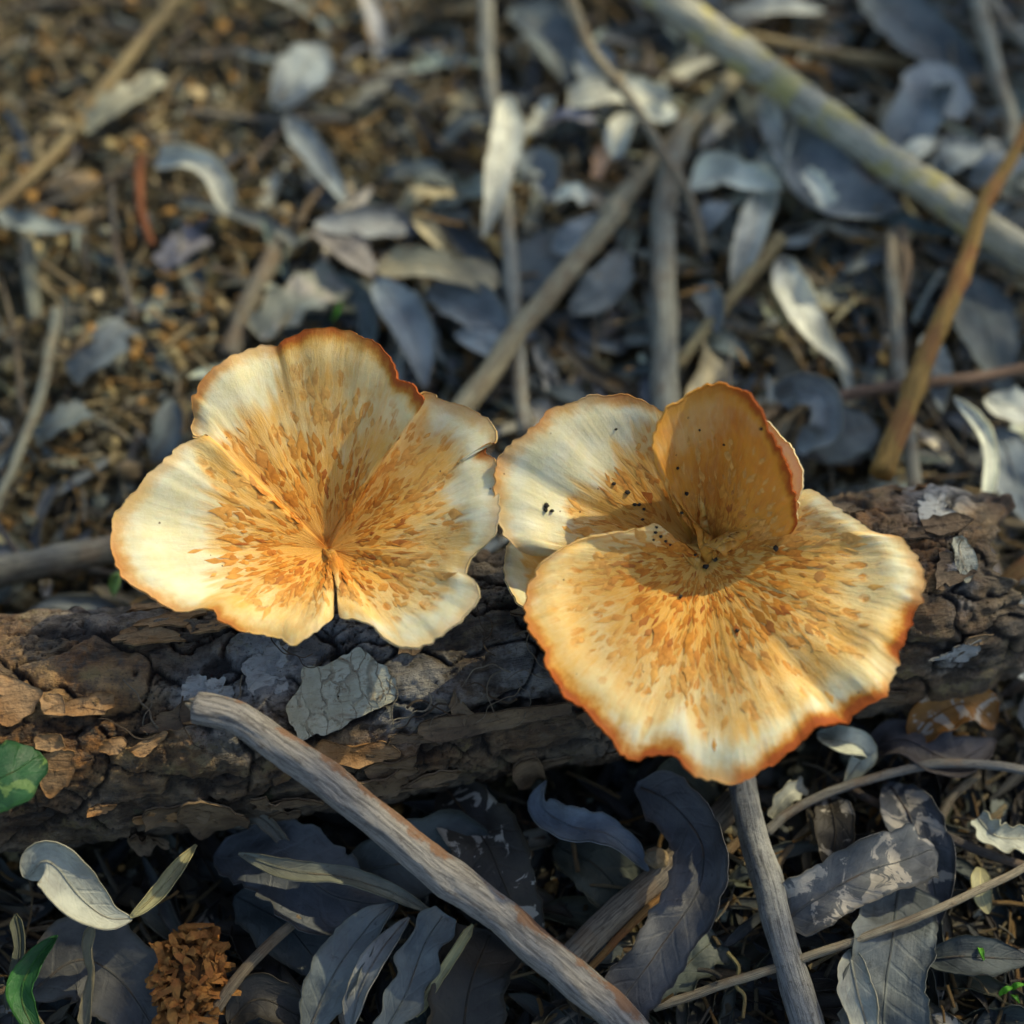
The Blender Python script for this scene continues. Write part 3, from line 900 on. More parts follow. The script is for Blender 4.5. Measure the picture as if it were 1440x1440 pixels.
# the mushroom with one deep notch in its cap
lrim = [(822, 880, 5.62, 1.02, .3), (814, 960, 5.9, 1.02, .3), (806, 1040, 6.2, 1.01, .3), (760, 1090, 6.4, 0.96, .3), (690, 1130, 6.4, 1.01, .35), (620, 1105, 6.3, 1.01, .4),
        (540, 1090, 6.35, 1.02, .5), (510, 1085, 6.4, 1.10, .7), (440, 1060, 6.6, 1.10, .8), (415, 1015, 6.6, 1.10, .7), (380, 1010, 6.5, 1.02, .5), (300, 1020, 6.5, 0.80, .6),
        (230, 980, 6.55, 0.70, .65), (180, 945, 6.6, 0.64, .6), (130, 915, 6.7, 0.57, .65), (95, 850, 6.8, 0.54, .7), (82, 780, 6.9, 0.53, .6), (90, 720, 7.0, 0.53, .5),
        (120, 680, 7.1, 0.54, .45), (160, 630, 7.2, 0.57, .45), (210, 570, 7.3, 0.62, .4), (255, 525, 7.4, 0.70, .4), (330, 465, 7.45, 0.95, .4), (402, 446, 7.4, 1.10, .4),
        (347, 438, 7.0, 0.91, .5), (348, 380, 7.1, 0.79, .6), (352, 320, 7.3, 0.73, .7), (385, 260, 7.45, 0.71, .7), (440, 200, 7.6, 0.71, .6), (510, 165, 7.6, 0.73, .5),
        (580, 150, 7.6, 0.77, .5), (622, 152, 7.6, 0.91, .7), (640, 130, 7.7, 1.10, .95), (710, 110, 7.75, 1.10, .95), (780, 100, 7.8, 1.10, .8), (810, 88, 7.85, 1.10, .9),
        (860, 100, 7.85, 1.10, .7), (910, 130, 7.8, 1.10, .8), (950, 145, 7.8, 1.10, .9), (985, 180, 7.8, 1.10, 1), (1015, 230, 7.8, 1.10, 1), (1022, 260, 7.9, 1.10, 1),
        (1062, 285, 8.0, 1.10, 1), (1104, 345, 7.9, 1.10, 1), (1070, 352, 7.5, 1.10, .9), (1110, 310, 7.2, 1.01, .6), (1180, 330, 7.2, 0.86, .5), (1240, 360, 7.2, 0.81, .5), (1300, 385, 7.2, 0.77, .5),
        (1330, 420, 7.2, 0.75, .4), (1338, 470, 7.2, 0.75, .5), (1305, 490, 7.1, 0.77, .9), (1345, 530, 7.2, 0.73, .5), (1352, 600, 7.2, 0.73, .3), (1352, 690, 7.15, 0.77, .3),
        (1338, 765, 7.05, 0.85, .3), (1290, 810, 6.9, 0.91, .3), (1250, 845, 6.8, 1.01, .3), (1245, 890, 6.75, 0.91, .3), (1275, 930, 6.75, 0.83, .3), (1282, 980, 6.7, 0.77, .3),
        (1240, 1040, 6.65, 0.75, .3), (1190, 1080, 6.6, 0.75, .3), (1110, 1130, 6.5, 0.75, .3), (1040, 1135, 6.45, 0.77, .3), (980, 1115, 6.45, 0.83, .3), (940, 1070, 6.4, 0.93, .3),
        (900, 1050, 6.4, 1.01, .3), (832, 1045, 6.2, 1.02, .3), (836, 970, 5.9, 1.02, .3), (842, 880, 5.62, 1.02, .3)]
base_l = log_top(470, 800)
ML = empty('mushroom', base_l - np.array([0, 0, 0.05]))
tag(ML, 'orange and cream mushroom whose wavy cap has one narrow notch', 'mushroom')
sh = Sheet(lrim, zL, (790, 785), 5.95, 11, nu=620, nv=76, bowl=0.25, roll=0.08, wrinkle=0.055, dip=0.45)
sh.stains = [(455, 762, 9, 1.0), (470, 720, 55, 0.35), (475, 795, 16, 1.0)]  # brown at the notch head also paints its dark hollow
cap_o = sh.build(ML, t0=0.14); sh.gills(cap_o, 170); sh.scales(cap_o, 1000, 1, 0.16, 0.80, 1.15)
stem(ML, base_l - np.array([0, 0, 0.3]), sh.C - np.array([0, 0, 1.15]), 0.42, 0.52, 3)
LEFT_SHEET = sh

# the broad mushroom with three overlapping lobes
fr = [(600, 590, 5.9, 1.1, .3), (548, 516, 6.7, 1.1, .3), (520, 530, 6.85, 1.1, .4), (470, 540, 6.95, 1.05, .4), (400, 550, 7.0, 1.0, .4), (330, 560, 7.0, 1.03, .4), (270, 590, 7.0, 0.95, .5), (215, 630, 6.95, 0.93, .5), (175, 690, 6.85, 0.93, .6),
      (155, 760, 6.7, 0.93, .7), (160, 850, 6.6, 0.98, .8), (205, 890, 6.55, 1.05, .8), (220, 960, 6.5, 1.05, .9), (270, 1040, 6.3, 1.05, 1), (330, 1090, 6.2, 1.03, 1), (380, 1140, 6.1, 0.98, .9),
      (420, 1200, 6.0, 0.93, .9), (480, 1240, 5.95, 0.91, .9), (540, 1235, 5.95, 0.85, 1), (600, 1230, 5.95, 0.81, 1), (640, 1265, 5.9, 0.81, .9), (700, 1295, 5.85, 0.81, .6), (760, 1312, 5.85, 0.81, .6),
      (820, 1303, 5.9, 0.81, .8), (865, 1280, 5.95, 0.81, .8), (920, 1250, 6.0, 0.85, 1), (980, 1200, 6.1, 0.88, 1), (1020, 1160, 6.15, 0.88, 1), (1100, 1130, 6.2, 0.88, 1), (1140, 1120, 6.2, 0.88, 1), (1180, 1080, 6.3, 0.88, 1),
      (1240, 1050, 6.4, 0.88, .9), (1270, 1000, 6.45, 0.85, .5), (1290, 960, 6.5, 0.85, .4), (1295, 915, 6.55, 0.88, 1), (1320, 870, 6.6, 0.93, 1), (1340, 800, 6.7, 0.93, 1), (1370, 740, 6.8, 0.85, .6),
      (1378, 680, 6.85, 0.81, .6), (1360, 620, 6.9, 0.79, .5), (1320, 570, 6.9, 0.81, .5), (1280, 550, 6.9, 0.85, .6), (1230, 545, 6.8, 0.88, .4), (1180, 510, 6.85, 0.88, .2), (1120, 470, 6.9, 0.88, .2), (1060, 430, 6.9, 0.93, .2),
      (1010, 405, 6.9, 0.98, .2), (975, 440, 6.7, 1.0, .2), (905, 510, 6.35, 1.1, .2)]
cl = [(975, 545, 6.6, 1.1, 1), (983, 500, 7.1, 1.1, 1), (972, 410, 7.8, 1.1, 1), (950, 330, 8.3, 1.1, 1), (920, 265, 8.7, 1.1, 1), (888, 200, 8.95, 1.1, 1), (860, 150, 9.05, 1.1, 1), (820, 110, 9.0, 1.1, .9), (760, 88, 8.9, 1.1, .7),
      (700, 95, 8.8, 1.1, .6), (650, 115, 8.7, 1.1, .5), (600, 150, 8.6, 1.1, .5), (570, 195, 8.4, 1.1, .4), (548, 245, 8.2, 1.1, .4), (545, 300, 8.0, 1.1, .4), (552, 345, 7.7, 1.1, .4), (572, 372, 7.3, 1.1, .4)]
bl = [(330, 600, 6.0, 1.1, .3), (215, 612, 6.2, .9, .4), (150, 607, 6.4, .80, .5), (110, 580, 6.7, .74, .5), (80, 540, 6.9, .70, .4), (60, 470, 7.1, .68, .4), (55, 400, 7.3, .66, .6), (65, 320, 7.4, .64, .6), (95, 288, 7.5, .62, .5),
      (150, 245, 7.6, .62, .6), (205, 180, 7.7, .62, .7), (240, 155, 7.75, .62, .6), (330, 130, 7.8, .66, .5), (440, 118, 7.8, .74, .7), (520, 140, 7.75, .85, .6), (570, 172, 7.6, 1.0, .5), (640, 230, 7.3, 1.1, .4), (680, 330, 6.9, 1.1, .3)]
rl = [(850, 190, 7.6, .6, .3), (888, 196, 7.7, .6, .3), (940, 240, 7.7, .6, .2), (985, 310, 7.65, .6, .2), (1004, 375, 7.5, .6, .2), (992, 440, 7.2, .7, .2), (985, 500, 6.8, .8, .2)]
base_r = log_top(985, 720)
MR = empty('mushroom', base_r - np.array([0, 0, 0.05]))
tag(MR, 'broad orange and cream mushroom with a curled up lobe and rusty rim', 'mushroom')
sa = Sheet(fr, zR, (700, 610), 6.05, 23, nu=640, nv=80, bowl=0.05, roll=0.13, wrinkle=0.055, dip=0.25, jag=0.04)
sa.stains = [(1000, 752, 20, 0.9), (1038, 745, 22, 0.9), (975, 770, 30, 0.4)]
cap_o = sa.build(MR, 'cap'); sa.gills(cap_o, 170); sa.scales(cap_o, 1000, 2, 0.07, 0.86, 1.2)
sb = Sheet(cl, zR, (735, 600), 5.95, 37, nu=360, nv=64, bowl=1.25, roll=0.10, wrinkle=0.12, dip=0.2, brown=0.78)  # brown tone paints this lobe's shade and the light glowing through it
sb.stains = [(1075, 665, 60, 0.45), (1010, 700, 70, 0.4), (985, 585, 45, -0.35), (945, 620, 25, -0.2)]
cap_o = sb.build(MR, 'cap_lobe'); cap_o['label'] = 'curled up rear lobe with a dark rust edge'
sb.scales(cap_o, 420, 3, 0.15, 0.85, 0.9)
sc_ = Sheet(bl, zR, (690, 600), 5.9, 43, nu=420, nv=64, bowl=0.35, roll=0.10, wrinkle=0.05, dip=0.2)
sc_.stains = [(930, 740, 45, 0.6)]
cap_o = sc_.build(MR, 'cap_lobe'); cap_o['label'] = 'rounded pale lobe tucked under the front one'
sc_.scales(cap_o, 230, 4, 0.2, 0.75, 1.0)
sd = Sheet(rl, zR, (800, 500), 6.0, 47, nu=120, nv=32, bowl=0.2, roll=0.0, wrinkle=0.05)
sd.build(MR, 'cap_lobe')
stem(MR, base_r - np.array([0, 0, 0.4]), sa.C - np.array([0, 0, 0.95]), 0.5, 0.6, 5)

# black specks (droppings) on the broad cap
V, F, r = [], [], np.random.default_rng(5)
spk = [(432, 396, 9), (474, 425, 12), (495, 455, 9), (508, 454, 9), (525, 470, 7), (655, 426, 10), (628, 348, 9), (438, 231, 6), (864, 232, 8), (225, 460, 13), (215, 466, 10), (235, 468, 9), (628, 495, 8), (560, 520, 7), (712, 596, 8),
       (706, 638, 14), (720, 628, 12), (694, 640, 8), (624, 730, 9), (560, 545, 8), (590, 575, 7), (908, 600, 14), (680, 618, 7), (801, 836, 9), (575, 560, 8), (550, 575, 6), (600, 590, 6), (520, 500, 7), (755, 285, 6), (680, 238, 6)]
ico = [(-1, 0, 0), (1, 0, 0), (0, -1, 0), (0, 1, 0), (0, 0, -1), (0, 0, 1), (.6, .6, .5), (-.6, .6, .5), (.6, -.6, .5), (-.6, -.6, .5)]
fo = [(6, 7, 5), (7, 9, 5), (9, 8, 5), (8, 6, 5), (1, 3, 6), (3, 7, 6), (3, 0, 7), (0, 9, 7), (0, 2, 9), (2, 8, 9), (2, 1, 8), (1, 6, 8), (1, 4, 3), (3, 4, 0), (0, 4, 2), (2, 4, 1)]
sheets = [sa, sb, sc_]
allp = np.vstack([q.G[:, 2:].reshape(-1, 3) for q in sheets])
ax_, ay_ = proj(allp)
depth = (allp - CAM) @ FWD
for (x, y, dpx) in spk:
    q = zR(x, y)
    dist = np.hypot(ax_ - q[0], ay_ - q[1])
    near = np.where(dist < 5)[0]
    if not len(near): continue
    c = allp[near[np.argmin(depth[near])]]
    b = len(V); rr = dpx * 660 / 1440 * 0.0145 * 0.80
    for u in ico: V.append(c + np.array(u) * rr * r.uniform(0.7, 1.25, 3) + np.array([0, -0.2 * rr, rr * 0.6]))
    F += [[b + k for k in f] for f in fo]
tag(mk('dark_specks', V, F, M['speck'], parent=MR), kind='stuff')

# the small cap tucked under the broad one
ul = [(300, 560, 5.4, 1.1, .2), (180, 550, 5.6, .8, .2), (105, 560, 5.8, .7, .25), (88, 590, 5.9, .65, .3), (84, 640, 5.9, .65, .25), (96, 690, 5.8, .65, .25), (118, 735, 5.7, .65, .3), (140, 768, 5.6, .65, .35), (200, 830, 5.4, .7, .3), (300, 830, 5.3, .9, .2), (390, 760, 5.3, 1.1, .2)]
base_u = log_top(770, 800)
MU = empty('mushroom', base_u - np.array([0, 0, 0.05]))
tag(MU, 'small cream mushroom half hidden beneath the broad cap', 'mushroom')
su = Sheet(ul, zR, (290, 690), 5.05, 53, nu=200, nv=36, bowl=0.2, roll=0.05, wrinkle=0.05)
cap_o = su.build(MU); su.gills(cap_o, 60)
stem(MU, base_u - np.array([0, 0, 0.4]), su.C - np.array([0, 0, 0.2]), 0.25, 0.32, 8)

# ------------------------------------------------------------------ leaves and twigs one can tell apart
def prof(shape, t):
    if shape == 'lance': return np.clip(np.sin(math.pi * np.clip(t, 0, 1) ** 0.85), 0, 1) ** 0.75
    if shape == 'oval': return np.clip(np.sin(math.pi * t), 0, 1) ** 0.55
    if shape == 'strip': return np.clip(np.minimum(1, np.minimum(t, 1 - t) * 9 + 0.15), 0, 1)
    if shape == 'torn': return np.clip(np.sin(math.pi * (0.12 + 0.62 * t)), 0, 1) ** 0.6 * (0.85 + 0.15 * np.sin(t * 23))
    if shape == 'round': return np.sqrt(np.clip(1 - (2 * t - 1) ** 2, 0, 1))
    return np.ones_like(t)


def leaf_geo(sp, halfw, roll, cup, seed, shape='lance', m=9, crinkle=0.12, ragged=0.10, fold=0.12, thick=0.022):
    n = len(sp)
    t = np.linspace(0, 1, n)
    T = norm(np.gradient(sp, axis=0))
    upv = np.array([0.0, 0.0, 1.0])
    N0 = upv - T * (T @ upv)[:, None]
    weak = np.linalg.norm(N0, axis=1) < 0.25
    N0[weak] += (np.array([0, -0.5, 0.3]) - T[weak] * (T[weak] @ np.array([0, -0.5, 0.3]))[:, None])
    N0 = norm(N0)
    Sd = np.cross(T, N0)
    rr = np.radians(np.interp(t, np.linspace(0, 1, len(roll)), roll) if len(roll) > 1 else np.full(n, roll[0]))[:, None]
    Nn = N0 * np.cos(rr) + Sd * np.sin(rr)
    Sn = np.cross(T, Nn)
    w = halfw * prof(shape, t)
    w = np.maximum(w, 0.02)
    s = np.linspace(-1, 1, m)
    L = np.r_[0, np.cumsum(np.linalg.norm(np.diff(sp, axis=0), axis=1))]
    rag = 1 + ragged * fbm(np.stack([L * 4.5, 0 * L, 0 * L], 1), seed, 3)
    rag2 = 1 + ragged * fbm(np.stack([L * 4.5, 0 * L + 9, 0 * L], 1), seed + 1, 3)
    ss = np.where(s[None] < 0, s[None] * rag[:, None], s[None] * rag2[:, None])
    ang = ss * cup                                   # curved cross-section
    if abs(cup) > 0.05:
        xx, zz = np.sin(ang) / cup, (1 - np.cos(ang)) / cup
    else:
        xx, zz = ss, ss * 0
    zz = zz + fold * np.abs(ss)
    q = np.stack([np.repeat(L[:, None], m, 1).ravel() * 1.3, (ss * w[:, None]).ravel() * 1.6, np.zeros(n * m)], 1)
    cr = fbm(q, seed + 2, 3).reshape(n, m) * crinkle
    G = sp[:, None] + Sn[:, None] * (xx * w[:, None])[..., None] + Nn[:, None] * (zz * w[:, None] + cr * np.minimum(1, w[:, None] * 2))[..., None]
    nn = norm(np.cross(np.gradient(G, axis=0), np.gradient(G, axis=1)))
    flip = (nn * Nn[:, None]).sum(-1).mean() < 0
    if flip: nn = -nn
    V, F = shell(G, thick, nn)
    if flip: F = F[:, ::-1]
    uv = np.stack([np.repeat((s[None] + 1) / 2, n, 0), np.repeat(L[:, None], m, 1)], -1).reshape(-1, 2)
    return V, F, np.vstack([uv, uv]), G, Nn


LEAFCOL = dict(
    grey=(0.155, 0.16, 0.145), blue=(0.20, 0.21, 0.20), dark=(0.042, 0.042, 0.037), brown=(0.115, 0.088, 0.055), tan=(0.31, 0.25, 0.145),
    pale=(0.42, 0.395, 0.315), white=(0.55, 0.53, 0.41), rust=(0.30, 0.13, 0.03), olive=(0.125, 0.125, 0.078), slate=(0.088, 0.098, 0.093),
    green=(0.035, 0.14, 0.03), teal=(0.025, 0.115, 0.075), straw=(0.44, 0.38, 0.19), umber=(0.065, 0.052, 0.038))


def leaf(label, pts, wpx, shape='lance', col='grey', cup=0.4, roll=(0,), mat='leaf', seed=1, name='dry_leaf', cat='leaf', group=None, rib=True, stalk=None, n=34, m=11, **kw):
    c = np.array([[*P(x, y, z)] for (x, y, z) in pts])
    sp = catmull(c, n)
    hw = wpx * 0.5 * cm_per_px(sp[n // 2])
    V, F, uv, G, Nn = leaf_geo(sp, hw, list(roll), cup, seed, shape, m, **kw)
    colr = LEAFCOL[col] if isinstance(col, str) else col
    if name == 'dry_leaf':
        k_ = (0.72 if col not in ('pale', 'white', 'straw', 'rust') else 1.0) if pts[0][1] > 1020 else 1.55  # leaves before the log dimmed: shade put into their colour
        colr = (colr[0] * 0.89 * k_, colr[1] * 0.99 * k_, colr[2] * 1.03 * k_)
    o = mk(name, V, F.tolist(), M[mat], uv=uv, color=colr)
    tag(o, label, cat, group)
    if rib:
        mid = G[1:-1, m // 2] + Nn[1:-1] * 0.006
        k = len(mid)
        tv, tf, tuv = tube(mid, np.linspace(0.030, 0.010, k), 5, seed, 0.1)
        mk('midrib', tv, tf, M['twig'], parent=o, uv=tuv, color=tuple(min(1, x * 1.35) for x in colr))
    if stalk:
        s_ = catmull(np.array([P(x, y, z) for (x, y, z) in stalk]), 14)
        tv, tf, tuv = tube(s_, np.linspace(0.05, 0.035, 14), 6, seed, 0.15)
        mk('stalk', tv, tf, M['twig'], parent=o, uv=tuv, color=tuple(min(1, x * 1.2) for x in colr))
    return o


def twig(label, pts, w0, w1=None, mat='twig', col=(0.24, 0.22, 0.18), seed=1, knots=(), stubs=(), name='twig', cat='twig', group=None, n=60, sides=14, rough=0.08, wob=0.03):
    w1 = w0 if w1 is None else w1
    c = np.array([P(x, y, z) for (x, y, z) in pts])
    sp = catmull(c, n)
    L = np.r_[0, np.cumsum(np.linalg.norm(np.diff(sp, axis=0), axis=1))]
    sp = sp + wob * np.stack([fbm(np.stack([L * 0.7, 0 * L + k * 5, 0 * L], 1), seed + k, 3) for k in range(3)], 1)
    k = cm_per_px(sp[n // 2]) * 0.5
    rad = np.linspace(w0, w1, n) * k
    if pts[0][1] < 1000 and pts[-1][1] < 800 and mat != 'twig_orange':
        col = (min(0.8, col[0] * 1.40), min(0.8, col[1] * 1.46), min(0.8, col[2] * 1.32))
    V, F, uv = tube(sp, rad, sides, seed, rough, knots)
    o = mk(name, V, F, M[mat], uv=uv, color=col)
    tag(o, label, cat, group)
    for (ft, px, py, dz, wr) in stubs:                         # side shoots / buds
        i = int(ft * (n - 1)); b = sp[i]
        e = P(px, py, b[2] + dz)
        s_ = catmull(np.array([b, (b + e) / 2 + np.array([0, 0, 0.05]), e]), 10)
        tv, tf, tuv = tube(s_, np.linspace(1, 0.45, 10) * wr * k, 8, seed + 3, 0.15)
        mk('side_shoot', tv, tf, M[mat], parent=o, uv=tuv, color=col)
    return o


# --- sticks and twigs
GREY = (0.26, 0.245, 0.21); BRN = (0.20, 0.145, 0.085); PALE = (0.36, 0.33, 0.27); DK = (0.15, 0.13, 0.11)
hs = twig('weathered grey stick with a rusty edge leaning against the log', [(278, 992, 5.35), (345, 1012, 5.2), (430, 1078, 4.7), (560, 1178, 3.9), (660, 1255, 3.2), (780, 1352, 2.4), (900, 1462, 1.6), (1010, 1580, 0.7)], 46, 56, 'stick', (0.31, 0.295, 0.265), 5,
          knots=((0.46, 0.13, 0.35),), n=150, sides=40, rough=0.10, wob=0.05, name='stick', cat='stick')
e0 = P(278, 992, 5.35); dirv = norm(P(345, 1012, 5.2) - e0)
for k in range(7):                                             # splintered tip
    a = 2 * math.pi * k / 7
    off = 0.16 * (math.cos(a) * np.array([0.2, 0.8, 0.5]) + math.sin(a) * np.array([-0.3, -0.3, 0.8]))
    s_ = np.array([e0 + off + dirv * 0.35, e0 + off * 0.9 + dirv * 0.05, e0 + off * 0.75 - dirv * (0.10 + 0.12 * ((k * 37) % 5) / 5)])
    tv, tf, tuv = tube(catmull(s_, 6), np.array([0.13, 0.125, 0.11, 0.09, 0.06, 0.02]), 6, k, 0.2)
    mk('splinter', tv, tf, M['wood'], parent=hs, uv=tuv)
kp = P(655, 1250, 3.45)
tv, tf, tuv = tube(catmull(np.array([kp + np.array([-0.05, 0, -0.05]), kp + np.array([0.0, -0.03, 0.10])]), 5), np.array([0.16, 0.15, 0.12, 0.08, 0.03]), 9, 3, 0.3)
mk('knot', tv, tf, M['wood'], parent=hs, uv=tuv)

twig('thick pale branch with yellow lichen lying across the leaf litter', [(850, -60, 2.4), (935, 0, 2.3), (1060, 88, 2.1), (1190, 186, 1.9), (1300, 262, 1.8), (1370, 308, 1.8), (1460, 368, 1.8), (1560, 420, 1.6)], 52, 46, 'twig_lichen', (0.33, 0.31, 0.255), 11, knots=((0.3, 0.08, 0.3), (0.62, 0.10, 0.25)), n=110, sides=22, name='branch', cat='branch')
twig('straight tan twig sloping up behind the notched mushroom', [(640, 590, 1.1), (690, 520, 1.2), (760, 428, 1.3), (850, 322, 1.5), (870, 290, 1.5)], 32, 28, 'twig', (0.34, 0.29, 0.20), 12, knots=((0.97, 0.3, 0.3),), stubs=((0.95, 905, 265, 0.1, 0.6),))
twig('pale tan twig under the knotted stem near the lichen branch', [(850, 310, 0.9), (905, 245, 1.0), (985, 160, 1.1), (1045, 95, 1.0)], 28, 24, 'twig', (0.36, 0.31, 0.22), 13)
twig('slender curved brown stem with a dark knot', [(790, -40, 2.6), (806, 10, 2.5), (832, 72, 2.4), (885, 138, 2.3), (935, 222, 2.1), (972, 285, 1.6), (990, 358, 0.9)], 17, 14, 'twig', (0.25, 0.215, 0.16), 14, knots=((0.42, 1.0, 0.14),), stubs=((0.42, 915, 128, 0.05, 0.8),))
twig('upright grey stick standing in litter behind the curled lobe', [(936, 590, 0.8), (936, 480, 0.9), (932, 390, 1.0), (932, 310, 1.1), (945, 235, 1.2), (962, 175, 1.1)], 38, 32, 'twig', (0.27, 0.26, 0.22), 15, sides=18)
twig('long slim grey twig running past a hanging pale leaf', [(682, -30, 0.9), (686, 60, 1.0), (692, 130, 1.0), (712, 290, 1.1), (722, 420, 1.1), (728, 500, 1.0), (738, 610, 0.9)], 22, 20, 'twig', (0.27, 0.26, 0.23), 16, knots=((0.17, 0.25, 0.2), (0.72, 0.2, 0.2)), stubs=((0.18, 655, 70, 0.0, 0.5),))
twig('reddish twig turning yellow where it meets the log', [(1470, 120, 3.0), (1440, 190, 2.9), (1388, 282, 2.7), (1350, 392, 2.5), (1297, 508, 2.3), (1268, 590, 2.2), (1240, 668, 2.0)], 15, 33, 'twig_orange', (0.36, 0.22, 0.055), 17, knots=((0.30, 0.3, 0.15), (0.52, 0.3, 0.15), (0.80, 0.25, 0.2)), stubs=((0.78, 1290, 575, 0.1, 0.8), (0.30, 1362, 352, 0.1, 0.5)))
twig('thin reddish brown twig crossing behind the yellow twig', [(1150, 565, 1.3), (1240, 546, 1.3), (1340, 535, 1.3), (1470, 512, 1.2)], 18, 16, 'twig', (0.20, 0.13, 0.10), 18)
twig('thin grey twig leaning on the far side of log', [(1252, 330, 1.0), (1258, 410, 1.1), (1262, 480, 1.1), (1286, 690, 1.4)], 22, 20, 'twig', GREY, 19)
twig('forked grey twig above the pale blue leaves', [(1370, -30, 1.6), (1380, 20, 1.6), (1400, 100, 1.5), (1420, 160, 1.3), (1425, 230, 0.9)], 24, 20, 'twig', (0.30, 0.285, 0.24), 20, stubs=((0.1, 1350, -20, 0.0, 0.7),))
twig('short grey twig beside the forked twig', [(1385, -10, 1.2), (1420, 40, 1.2), (1470, 85, 1.1)], 22, 18, 'twig', GREY, 21)
twig('long brown twig lying across bare crumbly soil', [(265, -30, 0.7), (236, 10, 0.7), (160, 108, 0.7), (95, 195, 0.6), (0, 288, 0.6), (-60, 340, 0.5)], 19, 17, 'twig', (0.28, 0.215, 0.12), 22)
twig('smooth grey stalk bent over the dark soil', [(78, 436, 0.9), (72, 490, 0.9), (55, 560, 0.9), (22, 645, 0.8), (-10, 720, 0.7)], 16, 13, 'twig', (0.36, 0.34, 0.26), 23)
twig('thick grey stick lying close behind the log', [(-60, 812, 0.8), (20, 800, 0.8), (90, 785, 0.8), (165, 770, 0.8), (240, 750, 0.7)], 46, 38, 'twig', (0.20, 0.185, 0.16), 24, sides=18)
twig('orange brown twig end poking out past the log end', [(1380, 845, 1.0), (1400, 828, 1.2), (1440, 798, 1.5), (1480, 770, 1.6)], 22, 28, 'twig_orange', (0.34, 0.20, 0.07), 25)
twig('smooth dark grey stem standing under the broad mushroom cap', [(1008, 985, 2.6), (1030, 1060, 2.2), (1048, 1120, 2.0), (1072, 1215, 1.7), (1100, 1325, 1.4), (1128, 1420, 1.1), (1150, 1500, 0.8)], 38, 46, 'twig_smooth', (0.20, 0.205, 0.195), 26, sides=20, knots=((0.5, 0.08, 0.3),))
twig('thin arching grey tendril looping past the smooth stem', [(1075, 1172, 1.2), (1110, 1143, 1.3), (1180, 1110, 1.5), (1280, 1080, 1.6), (1360, 1072, 1.6), (1470, 1086, 1.4)], 14, 13, 'twig', (0.25, 0.245, 0.22), 27)
twig('thin dark twig slanting under the arching tendril', [(1190, 1105, 0.9), (1230, 1130, 1.0), (1290, 1157, 1.0), (1390, 1200, 1.0), (1480, 1232, 0.9)], 12, 14, 'twig', DK, 28, stubs=((0.15, 1205, 1140, 0.0, 0.8),))
twig('long straight straw coloured twig over the broad pale leaf', [(1480, 1200, 1.6), (1420, 1230, 1.7), (1300, 1284, 1.8), (1200, 1322, 1.7), (1130, 1346, 1.5), (1060, 1372, 1.2), (920, 1415, 0.8)], 11, 14, 'twig', (0.38, 0.33, 0.23), 29, stubs=((0.50, 1165, 1330, 0.15, 0.8),))
twig('thick tan stick wedged beneath the twisted dark leaf', [(790, 1362, 0.8), (860, 1292, 1.0), (935, 1224, 1.2), (1000, 1160, 1.3), (1050, 1105, 1.3)], 42, 36, 'twig', (0.30, 0.255, 0.19), 30, sides=18)
twig('thin rust orange splinter beside the thick tan stick', [(815, 1375, 0.8), (860, 1330, 1.0), (905, 1285, 1.2), (935, 1260, 1.2)], 10, 13, 'twig_orange', (0.33, 0.17, 0.05), 31)
twig('flat straw coloured stalk beside the rusty seed head', [(280, 1450, 1.3), (330, 1385, 1.5), (385, 1320, 1.6), (420, 1288, 1.6)], 18, 14, 'twig', (0.25, 0.20, 0.13), 32)
twig('tan twig leaning among pale crumpled leaves', [(955, 515, 0.8), (1000, 455, 1.0), (1050, 395, 1.2), (1098, 335, 1.3)], 16, 22, 'twig', (0.33, 0.27, 0.15), 33)
twig('slim straw twig lying under the far blue leaf', [(1050, 50, 0.7), (1120, 66, 0.8), (1200, 82, 0.8), (1275, 88, 0.7)], 16, 18, 'twig', (0.33, 0.25, 0.14), 34)
twig('short orange brown twig below the far blue leaf', [(1060, 92, 0.6), (1110, 90, 0.6), (1165, 102, 0.6)], 13, 15, 'twig_orange', (0.32, 0.18, 0.06), 35)
twig('dull brown stick half buried in soil behind the mushroom', [(320, 500, 0.4), (350, 430, 0.6), (392, 338, 0.6)], 30, 26, 'twig', (0.17, 0.15, 0.125), 36)
twig('mossy grey stick lying on soil beside the clods', [(38, 320, 0.5), (42, 390, 0.6), (48, 450, 0.5)], 24, 20, 'twig', (0.22, 0.22, 0.18), 37)
twig('rust red stalk rising from the bare soil', [(200, 215, 1.3), (196, 240, 1.1), (200, 300, 0.8), (212, 345, 0.5)], 13, 12, 'twig_orange', (0.28, 0.105, 0.04), 38, stubs=((0.55, 180, 300, -0.3, 0.8), (0.35, 222, 225, 0.1, 0.6)))
twig('short tan twig standing between dark litter leaves', [(1320, 1155, 0.9), (1340, 1120, 1.0), (1375, 1090, 1.1)], 14, 13, 'twig', (0.33, 0.27, 0.17), 39)
twig('short pale twig caught under the lichen branch', [(1080, 145, 0.9), (1100, 185, 1.0), (1130, 240, 1.0)], 14, 10, 'twig', PALE, 40)
twig('thin stiff twig standing upright in the shaded litter', [(1270, 320, 1.1), (1275, 370, 1.1), (1268, 420, 1.0)], 15, 13, 'twig', (0.30, 0.21, 0.14), 41)
twig('yellowish curled root hanging by the smooth grey stem', [(1022, 1340, 1.2), (1038, 1360, 1.2), (1036, 1385, 1.1), (1048, 1400, 1.0), (1046, 1430, 0.9)], 7, 5, 'twig', (0.28, 0.24, 0.10), 42, n=40)

